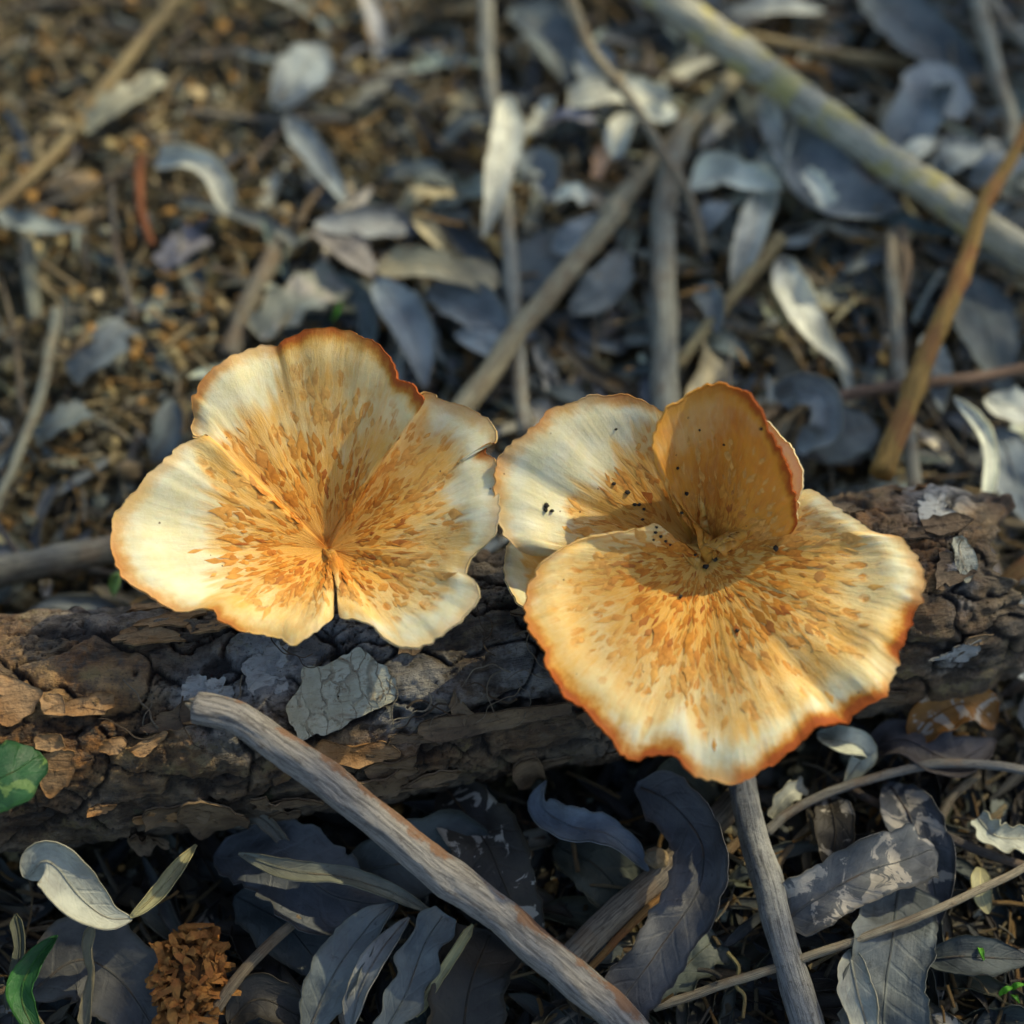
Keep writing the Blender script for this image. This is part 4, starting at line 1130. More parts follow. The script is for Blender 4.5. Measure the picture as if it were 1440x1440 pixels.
# --- leaves behind the log
B = 'leaf_patch'
leaf('oval pale grey leaf lying on the crumbly soil', [(388, 152, 0.8), (412, 118, 1.0), (456, 62, 1.0)], 72, 'oval', 'blue', 0.35, (15,), seed=51)
leaf('narrow grey leaf with a straw edge below the oval leaf', [(402, 162, 0.7), (430, 205, 0.9), (462, 250, 0.8), (492, 296, 0.5)], 40, 'lance', 'blue', 0.6, (10, -20), seed=52)
leaf('slim pale leaf hanging against the long slim twig', [(712, 132, 1.3), (712, 190, 1.6), (702, 240, 1.6), (694, 290, 1.4), (680, 335, 1.1)], 50, 'lance', 'pale', 0.7, (10, -15, 10), seed=53)
leaf('large blue grey leaf shaded by the lichen branch', [(1075, 150, 1.0), (1120, 215, 1.2), (1170, 280, 1.3), (1270, 292, 0.9)], 125, 'lance', 'blue', 0.7, (-15, -10, 10), seed=54, m=15)
leaf('crumpled cream leaf with a sharp point', [(970, 275, 1.0), (1010, 245, 1.4), (1050, 250, 1.6), (1105, 265, 1.5)], 56, 'lance', 'white', 0.9, (-30, 10, 30), seed=55, crinkle=0.25)
leaf('folded pale leaf standing beside the crumpled cream one', [(1112, 170, 1.2), (1098, 215, 1.5), (1085, 260, 1.4), (1075, 320, 1.0)], 52, 'strip', 'pale', 1.1, (40, 20), seed=56)
leaf('cream backed leaf drooping below the crumpled cream one', [(1065, 275, 1.2), (1058, 320, 1.4), (1045, 370, 1.2), (1032, 420, 0.8)], 52, 'lance', 'pale', 1.0, (-20, 15), seed=57)
leaf('small cream leaf fragment in front of the large blue grey leaf', [(1132, 240, 1.9), (1150, 262, 1.9), (1165, 290, 1.7)], 40, 'torn', 'white', 0.9, (10,), seed=58)
leaf('bent pale blue leaf under the far end of lichen branch', [(1265, 215, 1.0), (1295, 150, 1.5), (1315, 112, 1.7), (1350, 168, 1.2)], 75, 'strip', 'blue', 0.4, (10, -20), seed=59)
leaf('broad blue leaf lying beyond the lichen branch', [(1215, -20, 1.0), (1270, 30, 1.2), (1330, 75, 1.1), (1385, 105, 0.8)], 92, 'lance', 'slate', 0.4, (0, 15), seed=60)
leaf('pale grey leaf tip beside the far blue leaf', [(1025, 20, 0.8), (1085, 12, 1.0), (1160, 15, 0.9)], 45, 'lance', 'pale', 0.5, (-10,), seed=61)
leaf('bright pale leaf standing on edge behind the log end', [(1100, 360, 1.0), (1118, 420, 1.4), (1150, 480, 1.3), (1195, 525, 0.9)], 58, 'lance', 'pale', 0.8, (25, -25), seed=62)
leaf('ring shaped curled grey leaf behind the curled lobe', [(1090, 560, 1.5), (1125, 545, 2.0), (1160, 560, 2.1), (1160, 610, 1.6), (1120, 630, 1.1)], 50, 'strip', 'blue', 0.9, (60, 40, 10, -10), seed=63)
leaf('brown grey leaf lying between curled leaf and yellow twig', [(1130, 640, 1.0), (1175, 615, 1.3), (1235, 600, 1.1)], 90, 'lance', 'slate', 0.4, (0,), seed=64)
leaf('thin twisted white leaf curling up behind the log end', [(1342, 558, 2.1), (1372, 590, 2.1), (1388, 625, 1.9), (1388, 690, 1.6), (1376, 750, 1.1)], 28, 'lance', 'white', 1.0, (50, -30, 10), seed=65)
leaf('pale blue grey leaf beside the thin twisted leaf', [(1400, 600, 1.0), (1425, 660, 1.2), (1450, 740, 1.0)], 75, 'lance', 'blue', 0.4, (10,), seed=66)
leaf('broad dull leaf under the reddish twig', [(1350, 380, 0.8), (1380, 450, 1.0), (1415, 560, 0.8)], 92, 'lance', 'slate', 0.3, (-5,), seed=67)
leaf('pale leaf with a soft sheen at the foot of dull leaf', [(1385, 560, 1.3), (1420, 575, 1.4), (1470, 580, 1.3)], 55, 'oval', 'pale', 0.5, (0,), seed=68)
leaf('pale brown leaf lying level over dark hollow', [(528, 376, 1.0), (585, 374, 1.3), (640, 386, 1.3), (705, 398, 1.0)], 52, 'strip', 'tan', 0.5, (-10, 5), seed=69)
leaf('drooping blue grey leaf just behind the notched cap', [(528, 395, 1.0), (560, 430, 1.3), (585, 480, 1.2), (598, 545, 0.8)], 62, 'lance', 'blue', 0.6, (20, -10), seed=70)
leaf('broad pale blue leaf beside the straight tan twig', [(600, 405, 0.8), (660, 432, 1.0), (735, 490, 0.8)], 66, 'lance', 'blue', 0.4, (10,), seed=71)
leaf('brown grey leaf bending over the soil edge', [(445, 320, 0.9), (485, 350, 1.2), (535, 395, 0.9)], 66, 'lance', (0.17, 0.145, 0.125), 0.5, (-15,), seed=72)
leaf('curling pale leaf arched over crumbly soil', [(222, 222, 0.9), (265, 226, 1.4), (300, 250, 1.5), (318, 300, 1.0)], 42, 'strip', 'pale', 1.0, (40, 10, -30), seed=73)
leaf('slim tan leaf pointing at the hanging pale leaf', [(576, 285, 0.7), (605, 325, 1.0), (640, 365, 0.7)], 26, 'lance', 'tan', 0.6, (10,), seed=74)
leaf('crumpled tan leaf beside the long brown twig', [(118, 180, 0.6), (160, 150, 1.0), (230, 108, 0.8)], 56, 'torn', (0.27, 0.24, 0.16), 0.5, (10, -20), seed=75)
leaf('grey leaf curled beneath the long slim twig', [(620, 210, 0.8), (665, 175, 1.2), (720, 180, 1.0)], 40, 'lance', 'slate', 0.8, (-20,), seed=76)
leaf('cream curled leaf below the dark knot', [(885, 160, 1.3), (872, 195, 1.4), (865, 225, 1.2)], 45, 'oval', 'pale', 0.9, (10,), seed=77)
leaf('pale leaf hidden behind the slender curved stem', [(800, 150, 1.2), (850, 130, 1.4), (945, 145, 1.2)], 50, 'strip', 'pale', 0.6, (-10, 20), seed=78)
leaf('greyish lilac leaf curled near the slender stem', [(750, 190, 0.9), (790, 165, 1.3), (835, 175, 1.2)], 46, 'torn', (0.26, 0.24, 0.25), 0.9, (-20,), seed=79)
leaf('small pointed blue leaf in the leaf litter', [(735, 255, 0.9), (760, 230, 1.3), (775, 285, 0.9)], 50, 'lance', 'blue', 0.4, (20,), seed=80)
leaf('large slate leaf lying under the straight tan twig', [(700, 430, 0.6), (760, 370, 0.8), (850, 330, 0.6)], 88, 'lance', 'slate', 0.4, (0,), seed=81)
leaf('grey leaf flat between straight twig and upright stick', [(800, 440, 0.6), (850, 405, 0.9), (880, 350, 0.7)], 60, 'lance', 'grey', 0.4, (10,), seed=82)
leaf('dark slate leaf beyond the slender curved stem', [(720, 10, 0.7), (770, 45, 1.0), (800, 120, 0.8)], 75, 'lance', 'slate', 0.4, (0,), seed=83)
leaf('blue leaf spread below the slender curved stem', [(820, 60, 0.8), (842, 110, 1.0), (850, 165, 0.9)], 60, 'lance', 'blue', 0.3, (10,), seed=84)
leaf('mottled green grey leaf behind the notched mushroom', [(360, 470, 0.8), (410, 430, 1.0), (480, 395, 0.8)], 80, 'torn', (0.21, 0.20, 0.15), 0.3, (0,), 'leaf_patch', seed=85)
leaf('dull violet leaf flat on the soil', [(225, 375, 0.5), (255, 350, 0.7), (282, 330, 0.5)], 60, 'torn', (0.14, 0.125, 0.13), 0.3, (0,), seed=86)
leaf('ragged blue grey leaf resting on dark soil', [(100, 530, 0.6), (135, 500, 0.9), (180, 455, 0.7)], 66, 'torn', 'grey', 0.4, (10,), seed=87, ragged=0.25)
leaf('slate leaf lying beside the smooth grey stalk', [(50, 620, 0.5), (85, 595, 0.8), (125, 580, 0.6)], 56, 'torn', 'slate', 0.5, (-10,), seed=88)
leaf('grey leaf leaning on the soil by the notched cap', [(215, 650, 0.6), (235, 610, 0.9), (240, 560, 0.8)], 45, 'lance', 'slate', 0.5, (15,), seed=89)
leaf('tan leaf sliver beside the long slim grey twig', [(640, 130, 0.7), (655, 155, 1.0), (625, 175, 0.8)], 36, 'lance', 'tan', 0.6, (10,), seed=90)
leaf('peach coloured leaf scrap under the cream curled leaf', [(838, 250, 1.1), (845, 225, 1.2), (852, 205, 1.0)], 28, 'torn', (0.42, 0.24, 0.13), 0.6, (10,), seed=91, rib=False)
leaf('blue leaf poking from under the lichen branch', [(1330, 190, 0.9), (1370, 230, 1.1), (1440, 200, 0.9)], 70, 'lance', 'blue', 0.4, (0,), seed=92)
leaf('pale blue leaf below the far forked twig', [(1310, 250, 0.9), (1350, 225, 1.2), (1400, 240, 1.0)], 60, 'lance', 'blue', 0.5, (-15,), seed=93)

for (lab, pts, w, shp, col, cup, roll, sd) in [
        ('creamy leaf folded over the pale tan twig', [(905, 150, 1.4), (930, 165, 1.6), (945, 150, 1.5)], 34, 'oval', 'white', 0.8, (10,), 201),
        ('cream leaf sliver below the lichen branch', [(1070, 130, 1.3), (1085, 165, 1.5), (1100, 215, 1.3)], 30, 'lance', 'pale', 0.6, (20,), 202),
        ('upright blue leaf beside the upright grey stick', [(985, 330, 1.0), (1005, 300, 1.4), (1030, 285, 1.3)], 36, 'lance', 'blue', 0.5, (-20,), 203),
        ('blue grey leaf propped on the straight tan twig', [(775, 350, 1.2), (815, 330, 1.5), (850, 300, 1.3)], 52, 'lance', 'blue', 0.5, (10,), 204),
        ('little cream leaf lying near the straight tan twig', [(780, 280, 1.0), (805, 272, 1.2), (825, 285, 1.1)], 34, 'torn', 'white', 0.6, (0,), 205),
        ('pale torn leaf near the dark knot', [(775, 140, 1.1), (760, 165, 1.3), (745, 190, 1.1)], 38, 'torn', 'pale', 0.7, (20,), 206),
        ('bright cream leaf tip under the bent pale blue leaf', [(1262, 235, 1.3), (1285, 215, 1.6), (1315, 195, 1.5)], 34, 'lance', 'white', 0.5, (0,), 207),
        ('blue leaf crossing under the reddish twig', [(1365, 260, 1.2), (1400, 235, 1.5), (1450, 225, 1.3)], 44, 'lance', 'blue', 0.4, (10,), 208),
        ('cream sliver leaf between the curled ring leaf and twig', [(1105, 465, 1.1), (1095, 420, 1.4), (1085, 395, 1.2)], 20, 'lance', 'straw', 0.6, (10,), 209),
        ('slate leaf standing on edge by the upright stick', [(985, 400, 0.9), (1005, 430, 1.2), (1010, 470, 1.0)], 40, 'lance', 'grey', 0.6, (30,), 210),
        ('pale blue leaf fallen near the drooping leaf', [(640, 470, 0.9), (680, 480, 1.1), (720, 520, 0.9)], 44, 'lance', 'blue', 0.4, (0,), 211),
        ('torn tan leaf lying below the hanging pale leaf', [(560, 300, 0.8), (590, 275, 1.1), (640, 270, 0.9)], 38, 'torn', 'tan', 0.5, (-15,), 212),
        ('grey leaf arched over the hollow behind the cap', [(540, 255, 0.8), (585, 240, 1.2), (640, 262, 0.9)], 40, 'lance', 'slate', 0.8, (0,), 213),
        ('pale leaf lying beyond the yellow twig base', [(1300, 470, 0.9), (1320, 520, 1.2), (1325, 580, 1.0)], 40, 'lance', 'blue', 0.5, (15,), 214),
        ('cream leaf corner showing past the log end', [(1400, 880, 0.8), (1425, 905, 1.1), (1450, 950, 0.9)], 46, 'torn', 'pale', 0.6, (0,), 215)]:
    leaf(lab, pts, w, shp, col, cup, roll, seed=sd, crinkle=0.2)

# --- leaves in front of the log
leaf('spiral curled pale leaf hanging below the log', [(38, 1236, 2.9), (60, 1212, 3.35), (82, 1222, 3.3), (112, 1262, 2.9), (150, 1290, 2.5), (186, 1292, 2.35)], 74, 'lance', 'pale', 0.7, (60, 20, -5, -5, 20), seed=101, n=46, m=15, crinkle=0.03, ragged=0.03)
leaf('narrow folded straw leaf joining the spiral leaf tip', [(183, 1290, 2.4), (215, 1262, 2.4), (245, 1226, 2.4), (276, 1188, 2.2)], 26, 'lance', 'straw', 1.2, (30, 10), seed=102)
leaf('limp tan stalk like leaf hanging beneath the spiral leaf', [(130, 1298, 2.3), (126, 1340, 2.0), (132, 1375, 1.7), (118, 1450, 1.4)], 22, 'strip', (0.30, 0.24, 0.14), 0.9, (10, 60, 0), seed=103, rib=False)
leaf('broad dark slate leaf under the log', [(300, 1205, 0.9), (390, 1210, 1.5), (470, 1260, 1.5), (560, 1275, 1.1)], 130, 'oval', (0.135, 0.14, 0.15), 0.35, (-10, 10), seed=104, m=15)
leaf('long limp grey green leaf reaching under the weathered stick', [(335, 1200, 2.0), (400, 1222, 2.1), (470, 1232, 2.1), (540, 1250, 1.9), (615, 1288, 1.5)], 34, 'lance', (0.24, 0.235, 0.18), 0.6, (20, -20, 15), seed=105)
leaf('wide slate leaf tucked under the weathered stick', [(480, 1230, 1.1), (560, 1215, 1.4), (640, 1200, 1.3), (720, 1260, 0.9)], 110, 'oval', 'slate', 0.5, (15,), seed=106, m=13)
leaf('pale edged grey blue leaf standing in the dark hollow', [(430, 1460, 1.0), (470, 1370, 1.7), (520, 1300, 1.9), (555, 1270, 1.7)], 74, 'lance', 'blue', 0.6, (25, -15), seed=107)
leaf('folded pale grey leaf beside the grey blue one', [(490, 1460, 1.3), (510, 1390, 1.8), (540, 1330, 2.0), (575, 1290, 1.7)], 42, 'lance', (0.33, 0.315, 0.29), 0.9, (-35, 10), seed=108)
leaf('fan like blue grey leaf ending at the weathered stick', [(530, 1470, 1.1), (570, 1400, 1.5), (596, 1330, 1.8), (625, 1285, 1.8)], 66, 'torn', 'blue', 0.4, (10,), seed=109)
leaf('narrow straw edged leaf slanting under the weathered stick', [(585, 1430, 1.3), (620, 1370, 1.6), (665, 1300, 1.6)], 14, 'strip', 'straw', 0.7, (20,), seed=110, rib=False)
leaf('dark speckled pod like leaf under the weathered stick', [(620, 1100, 1.2), (680, 1180, 1.6), (720, 1270, 1.5), (765, 1340, 1.0)], 112, 'lance', 'umber', 0.6, (10, -5), 'leaf_patch', seed=111, m=13)
leaf('dull brown leaf with curled edges in the dark hollow', [(650, 1470, 0.9), (660, 1390, 1.3), (690, 1310, 1.1)], 108, 'strip', 'umber', 0.4, (5,), seed=112)
leaf('curled blue leaf hanging below the broad mushroom', [(768, 1098, 2.2), (762, 1135, 1.9), (800, 1160, 2.1), (850, 1172, 2.0), (888, 1196, 1.7), (912, 1225, 1.4)], 54, 'lance', (0.24, 0.27, 0.31), 0.8, (60, 20, 0, -10, 10), seed=113, n=44)
leaf('twisted dark grey leaf bending down beside the thick tan stick', [(895, 1105, 2.0), (945, 1130, 2.3), (985, 1185, 2.5), (980, 1255, 2.5), (930, 1330, 2.2), (850, 1440, 1.5)], 84, 'strip', (0.12, 0.113, 0.115), 0.5, (20, 35, 10, -25, -10), seed=114, n=50, m=13)
leaf('crinkled dark leaf with pale scribbled patches', [(1100, 1300, 1.3), (1150, 1265, 1.7), (1220, 1225, 1.9), (1315, 1195, 1.5)], 86, 'strip', (0.15, 0.148, 0.15), 0.5, (-10, 15, -5), B, seed=115, crinkle=0.22, m=15)
leaf('broad pale blue leaf under the long straw coloured twig', [(1265, 1240, 1.1), (1255, 1320, 1.5), (1245, 1390, 1.5), (1240, 1480, 1.1)], 118, 'strip', 'blue', 0.45, (-5, 10), seed=116, m=15)
leaf('second pale leaf blade leaning on the broad pale one', [(1195, 1335, 1.5), (1205, 1390, 1.7), (1230, 1480, 1.4)], 52, 'lance', 'pale', 0.6, (20,), seed=117)
leaf('small cream leaf curling out under the rusty rim', [(1150, 1030, 1.4), (1185, 1045, 1.8), (1215, 1058, 1.6), (1188, 1100, 1.1)], 48, 'lance', 'white', 0.8, (10, -25), seed=118)
leaf('rust stained cupped leaf below the log end', [(1285, 1040, 1.2), (1310, 1010, 1.7), (1360, 990, 1.8), (1400, 1020, 1.3)], 72, 'oval', 'rust', 1.0, (10,), 'leaf_patch', seed=119)
leaf('wide brown leaf curving round the rust stained one', [(1215, 1060, 0.9), (1270, 1045, 1.3), (1340, 1070, 1.3), (1400, 1040, 1.1)], 80, 'lance', (0.14, 0.115, 0.11), 0.8, (-20, 10), seed=120)
leaf('small pale torn leaf above the straw coloured twig', [(1375, 1150, 1.2), (1400, 1175, 1.4), (1440, 1180, 1.2)], 48, 'torn', 'white', 0.7, (15,), seed=121)
leaf('lozenge of cream leaf lit among dark litter', [(1378, 1220, 1.0), (1380, 1250, 1.3), (1390, 1285, 1.0)], 30, 'oval', 'straw', 0.4, (0,), seed=122, rib=False)
leaf('dark leaf with tan blotch hanging from the thin tendril', [(1165, 1120, 1.1), (1175, 1170, 1.4), (1165, 1225, 1.1)], 60, 'lance', 'umber', 0.6, (10,), B, seed=123)
leaf('dark leaf behind the crinkled patchy leaf', [(1250, 1100, 1.0), (1280, 1150, 1.4), (1310, 1230, 1.2), (1320, 1300, 0.8)], 86, 'lance', (0.11, 0.11, 0.118), 0.6, (0, 20), B, seed=124)
leaf('mottled grey green leaf lying in shade beneath the broad cap', [(930, 1120, 1.1), (960, 1095, 1.4), (1010, 1150, 1.0)], 66, 'oval', 'olive', 0.5, (0,), seed=125)
leaf('dull slate leaf lying by the pale broad leaf', [(1300, 1350, 0.8), (1370, 1345, 1.1), (1450, 1350, 0.9)], 60, 'lance', 'slate', 0.4, (0,), seed=126)
leaf('wrinkled cream scrap between stem and tendril', [(1085, 1150, 1.0), (1105, 1120, 1.2), (1130, 1105, 1.0)], 34, 'torn', 'pale', 0.8, (20,), seed=127, crinkle=0.2, rib=False)
leaf('olive leaf in deep shade below the curled blue leaf', [(780, 1190, 0.7), (840, 1220, 0.9), (900, 1290, 0.7)], 96, 'oval', (0.095, 0.10, 0.075), 0.3, (0,), seed=128)
leaf('brown rounded leaf beneath the tan stalk like leaf', [(40, 1400, 0.9), (110, 1350, 1.2), (170, 1380, 1.2), (225, 1460, 0.8)], 130, 'oval', (0.125, 0.115, 0.105), 0.35, (5,), seed=129, m=15)
leaf('dark rolled leaf beside the flat straw stalk', [(320, 1440, 1.0), (365, 1405, 1.3), (440, 1440, 0.9)], 66, 'oval', 'umber', 0.8, (0,), seed=130)
leaf('grey green leaf lying at the foot of the smooth stem', [(920, 1400, 0.7), (960, 1360, 0.9), (1010, 1320, 0.7)], 80, 'torn', (0.13, 0.145, 0.12), 0.3, (0,), seed=131)
leaf('slate leaf in the hollow behind the seed head', [(330, 1260, 0.8), (400, 1300, 1.1), (460, 1370, 0.8)], 92, 'oval', 'slate', 0.4, (10,), seed=132)
leaf('thin tan leaf edge arching under the log', [(330, 1165, 1.6), (365, 1150, 1.9), (420, 1205, 1.3)], 22, 'lance', (0.25, 0.22, 0.17), 0.8, (30,), seed=133)
leaf('olive brown leaf strip standing beside the green blade', [(22, 1285, 1.6), (28, 1340, 1.5), (10, 1420, 1.2)], 20, 'strip', 'olive', 0.8, (15,), seed=134)

# --- green things
leaf('glossy green leaf with a painted sunlit patch against the log', [(-75, 1140, 4.3), (-30, 1112, 4.6), (20, 1085, 4.7), (60, 1062, 4.4)], 100, 'oval', (0.025, 0.095, 0.03), 0.35, (10,), 'leaf_green_lit', seed=141, name='green_leaf', m=13, ragged=0.10)
leaf('green grass like blade under the brown leaf', [(80, 1315, 1.9), (45, 1360, 1.9), (30, 1405, 1.8), (60, 1470, 1.4)], 40, 'lance', 'green', 0.7, (20, -15), 'leaf_green', seed=142, name='green_leaf')
leaf('tiny bright green shoot behind the notched cap', [(468, 452, 1.0), (474, 440, 1.4), (480, 426, 1.7)], 12, 'lance', (0.16, 0.42, 0.03), 0.6, (0,), 'leaf_green', seed=143, name='green_shoot', rib=False, cat='shoot')
leaf('pale green shoot tip between stick and log', [(160, 838, 1.2), (164, 822, 1.6), (168, 806, 1.9)], 24, 'oval', (0.24, 0.42, 0.14), 0.8, (0,), 'leaf_green', seed=144, name='green_shoot', rib=False, cat='shoot')
for k, (x0, y0, x1, y1) in enumerate([(1405, 1400, 1425, 1388), (1420, 1392, 1440, 1384), (1422, 1398, 1434, 1410), (1376, 1330, 1384, 1350)]):
    leaf('tiny green moss sprig sprouting by the slate leaf', [(x0, y0, 0.9), ((x0 + x1) / 2, (y0 + y1) / 2 - 3, 1.2), (x1, y1, 1.1)], 8, 'lance', (0.10, 0.33, 0.02), 0.5, (0,), 'leaf_green', seed=150 + k, name='moss_sprig', rib=False, cat='moss', group='moss sprigs by the slate leaf')


# --- rusty seed head
sc0 = P(268, 1380, 1.3)
SH = empty('seed_head', sc0 - np.array([0, 0, 1.0]))
tag(SH, 'rusty orange crumbling seed head lying in the dark hollow', 'seed head')
uu, vv = np.meshgrid(np.linspace(0, 2 * math.pi, 19), np.linspace(0.05, math.pi - 0.05, 12), indexing='ij')
core = np.stack([0.62 * np.cos(uu) * np.sin(vv), 0.95 * np.sin(uu) * np.sin(vv), 0.62 * np.cos(vv)], -1)
mk('core', (sc0 + core.reshape(-1, 3) * 0.85), grid_faces(19, 12), M['dark'], parent=SH)
cr = np.random.default_rng(15)
chip_meshes = []
for k in range(6):
    v = []
    for (a, w, h) in ((-0.5, .10, 0), (-0.1, .16, .03), (0.3, .13, .06), (0.55, .07, .04)):
        a, w = a * 0.34 * cr.uniform(0.8, 1.2), w * 0.5 * cr.uniform(0.6, 1.5)
        v += [(a, -w, h + cr.uniform(-.03, .03)), (a, w, h + cr.uniform(-.03, .03)), (a, w * .8, h - .022), (a, -w * .8, h - .022)]
    f = []
    for q in range(3):
        for e in range(4): f.append([4 * q + e, 4 * q + (e + 1) % 4, 4 * q + 4 + (e + 1) % 4, 4 * q + 4 + e])
    f += [[3, 2, 1, 0], [12, 13, 14, 15]]
    chip_meshes.append(mesh_data('chip', np.array(v), f, M['chip'], np.zeros(3), smooth=False))
for k in range(290):
    z = cr.uniform(-0.5, 1); an = cr.uniform(0, 2 * math.pi); rr = math.sqrt(1 - z * z)
    d = np.array([rr * math.cos(an), rr * math.sin(an), z])
    p = sc0 + d * np.array([0.66, 1.0, 0.66]) * cr.uniform(0.78, 1.16)
    o = bpy.data.objects.new('chip', chip_meshes[k % 6]); scene.collection.objects.link(o)
    place(o, p, SH)
    q = Vector(norm(d + cr.normal(0, 1.5, 3))).to_track_quat('X', 'Z')
    o.rotation_euler = q.to_euler(); s_ = cr.uniform(0.6, 1.45); o.scale = (s_ * cr.uniform(.8, 1.5), s_ * cr.uniform(.4, 1.0), s_)


# --- clods
def clod(label, px, py, z, r3, rot, seed, col=None, name='soil_clod', cat='clod'):
    n, m = 26, 15
    uu, vv = np.meshgrid(np.linspace(0, 2 * math.pi, n), np.linspace(0.02, math.pi - 0.02, m), indexing='ij')
    d = np.stack([np.cos(uu) * np.sin(vv), np.sin(uu) * np.sin(vv), np.cos(vv)], -1)
    k = 1 + 0.22 * fbm(d.reshape(-1, 3) * 1.4 + seed, seed, 3).reshape(n, m) + 0.06 * fbm(d.reshape(-1, 3) * 6, seed + 4, 2).reshape(n, m)
    k[-1] = k[0]
    g = d * k[..., None] * np.array(r3)
    c, s_ = math.cos(rot), math.sin(rot)
    g = np.stack([g[..., 0] * c - g[..., 1] * s_, g[..., 0] * s_ + g[..., 1] * c, g[..., 2]], -1) + P(px, py, z)
    return tag(mk(name, g.reshape(-1, 3), grid_faces(n, m, flip=True), M['stone']), label, cat)


clod('flattish tan clod beside the long brown twig', 102, 268, 0.35, (0.78, 0.52, 0.42), 0.2, 3)
clod('long tan clod lying under the flattish one', 112, 312, 0.3, (0.75, 0.24, 0.26), 0.55, 4)
clod('small round tan clod touching the flattish one', 55, 305, 0.25, (0.26, 0.32, 0.25), 0.0, 5)
clod('small round tan pebble near the smooth grey stalk', 182, 662, 0.3, (0.30, 0.26, 0.24), 0.0, 6, name='pebble', cat='pebble')
clod('orange crumb of wood beneath the twisted dark leaf', 922, 1207, 1.6, (0.24, 0.24, 0.2), 0.3, 7, name='wood_crumb', cat='wood crumb')

# ------------------------------------------------------------------ loose litter
lr = np.random.default_rng(99)


def on_log(x, y):
    """how far a ground spot is inside the log's footprint"""
    p = np.array([x, y, 2.35]) - LA
    return abs(p @ LE2) < 2.3 and -2 < p @ LE1 < LLEN


def rand_leaf(x, y, z0, L, W, yaw, tilt, roll, bend, cup, seed, n=12, m=5, shape=None):
    t = np.linspace(-0.5, 0.5, n)
    cu = lr.uniform(-0.5, 0.5)
    loc = np.stack([t * L, cu * L * 0.35 * (t * t * 4 - 0.3), bend * L * (0.25 - t * t) + tilt * t * L], 1)
    c, s_ = math.cos(yaw), math.sin(yaw)
    sp = np.stack([loc[:, 0] * c - loc[:, 1] * s_ + x, loc[:, 0] * s_ + loc[:, 1] * c + y, loc[:, 2] + z0], 1)
    sh = shape or ('lance', 'lance', 'torn', 'strip', 'oval')[int(lr.integers(5))]
    return leaf_geo(sp, W * 0.5, [roll, roll + lr.uniform(-30, 30), roll + lr.uniform(-70, 70)], cup, seed, sh, m, crinkle=lr.uniform(0.08, 0.35), ragged=lr.uniform(0.05, 0.22))


def zone_leaf(px, py):
    """share of leaves (against bare soil) by place, from the photograph"""
    d = 1.0
    if py < 780:
        d = 0.10 + 0.90 * sstep(330, 640, px + 0.20 * (py - 200))
    return float(d)


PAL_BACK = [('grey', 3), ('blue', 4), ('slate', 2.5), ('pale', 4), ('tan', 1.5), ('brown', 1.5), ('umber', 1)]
PAL_FRONT = [('slate', 4), ('umber', 3), ('dark', 3), ('grey', 2), ('olive', 1.5), ('brown', 2), ('pale', .6)]  # darker set, paints the shade before the log


LASTCOL = ['grey']
COLWORD = dict(grey='grey', blue='blue grey', slate='slate', pale='cream', tan='tan', brown='brown', umber='dark brown', dark='blackish', olive='olive')


def pick(pal):
    w = np.array([q[1] for q in pal], float); k = lr.choice(len(pal), p=w / w.sum())
    c = np.array(LEAFCOL[pal[k][0]]) * np.array([0.89, 0.99, 1.03]) * lr.uniform(0.75, 1.2) * (0.75 if pal is PAL_FRONT else 1.6)  # front leaves dimmed further as painted shade
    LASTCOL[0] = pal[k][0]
    return np.clip(c * (1 + lr.uniform(-.06, .06, 3)), 0, 1)


cand = []
while len(cand) < 300:
    px, py = lr.uniform(-60, 1500), lr.uniform(-60, 1500)
    p = P(px, py, 0.4)
    if on_log(p[0], p[1]) or lr.random() > zone_leaf(px, py): continue
    cand.append((px, py, p))
n_back = n_front = n_soil = 0
for k, (px, py, p) in enumerate(cand):
    front = p[1] < (LA + LE1 * ((p - LA) @ LE1))[1]
    L = lr.uniform(1.0, 3.6); W = min(0.85, L * lr.choice([lr.uniform(0.09, 0.18), lr.uniform(0.16, 0.30)]))
    z0 = gz_at(p[0], p[1]) + lr.uniform(0.12, 0.6 if front else 0.9)
    V, F, uv, G, Nn = rand_leaf(p[0], p[1], float(z0), L, W, lr.uniform(0, 6.28), lr.uniform(-.35, .35), lr.uniform(-60, 60), lr.uniform(-.15, .30), lr.uniform(0.2, 1.5), 300 + k, 18, 7)
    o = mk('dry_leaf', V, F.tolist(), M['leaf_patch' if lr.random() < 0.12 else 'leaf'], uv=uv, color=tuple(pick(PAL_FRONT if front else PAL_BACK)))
    word = COLWORD[LASTCOL[0]]; sz = 'tiny' if L < 1.5 else 'small' if L < 2.5 else 'slender' if W < 0.45 else 'wide'
    where = 'in the shaded litter before the log' if front else 'on the bare soil behind the log' if px < 430 else 'in the thick litter behind the log'
    tag(o, '%s %s dry leaf scattered %s' % (sz, word, where), 'leaf', '%s %s leaves %s' % (sz, word, where))

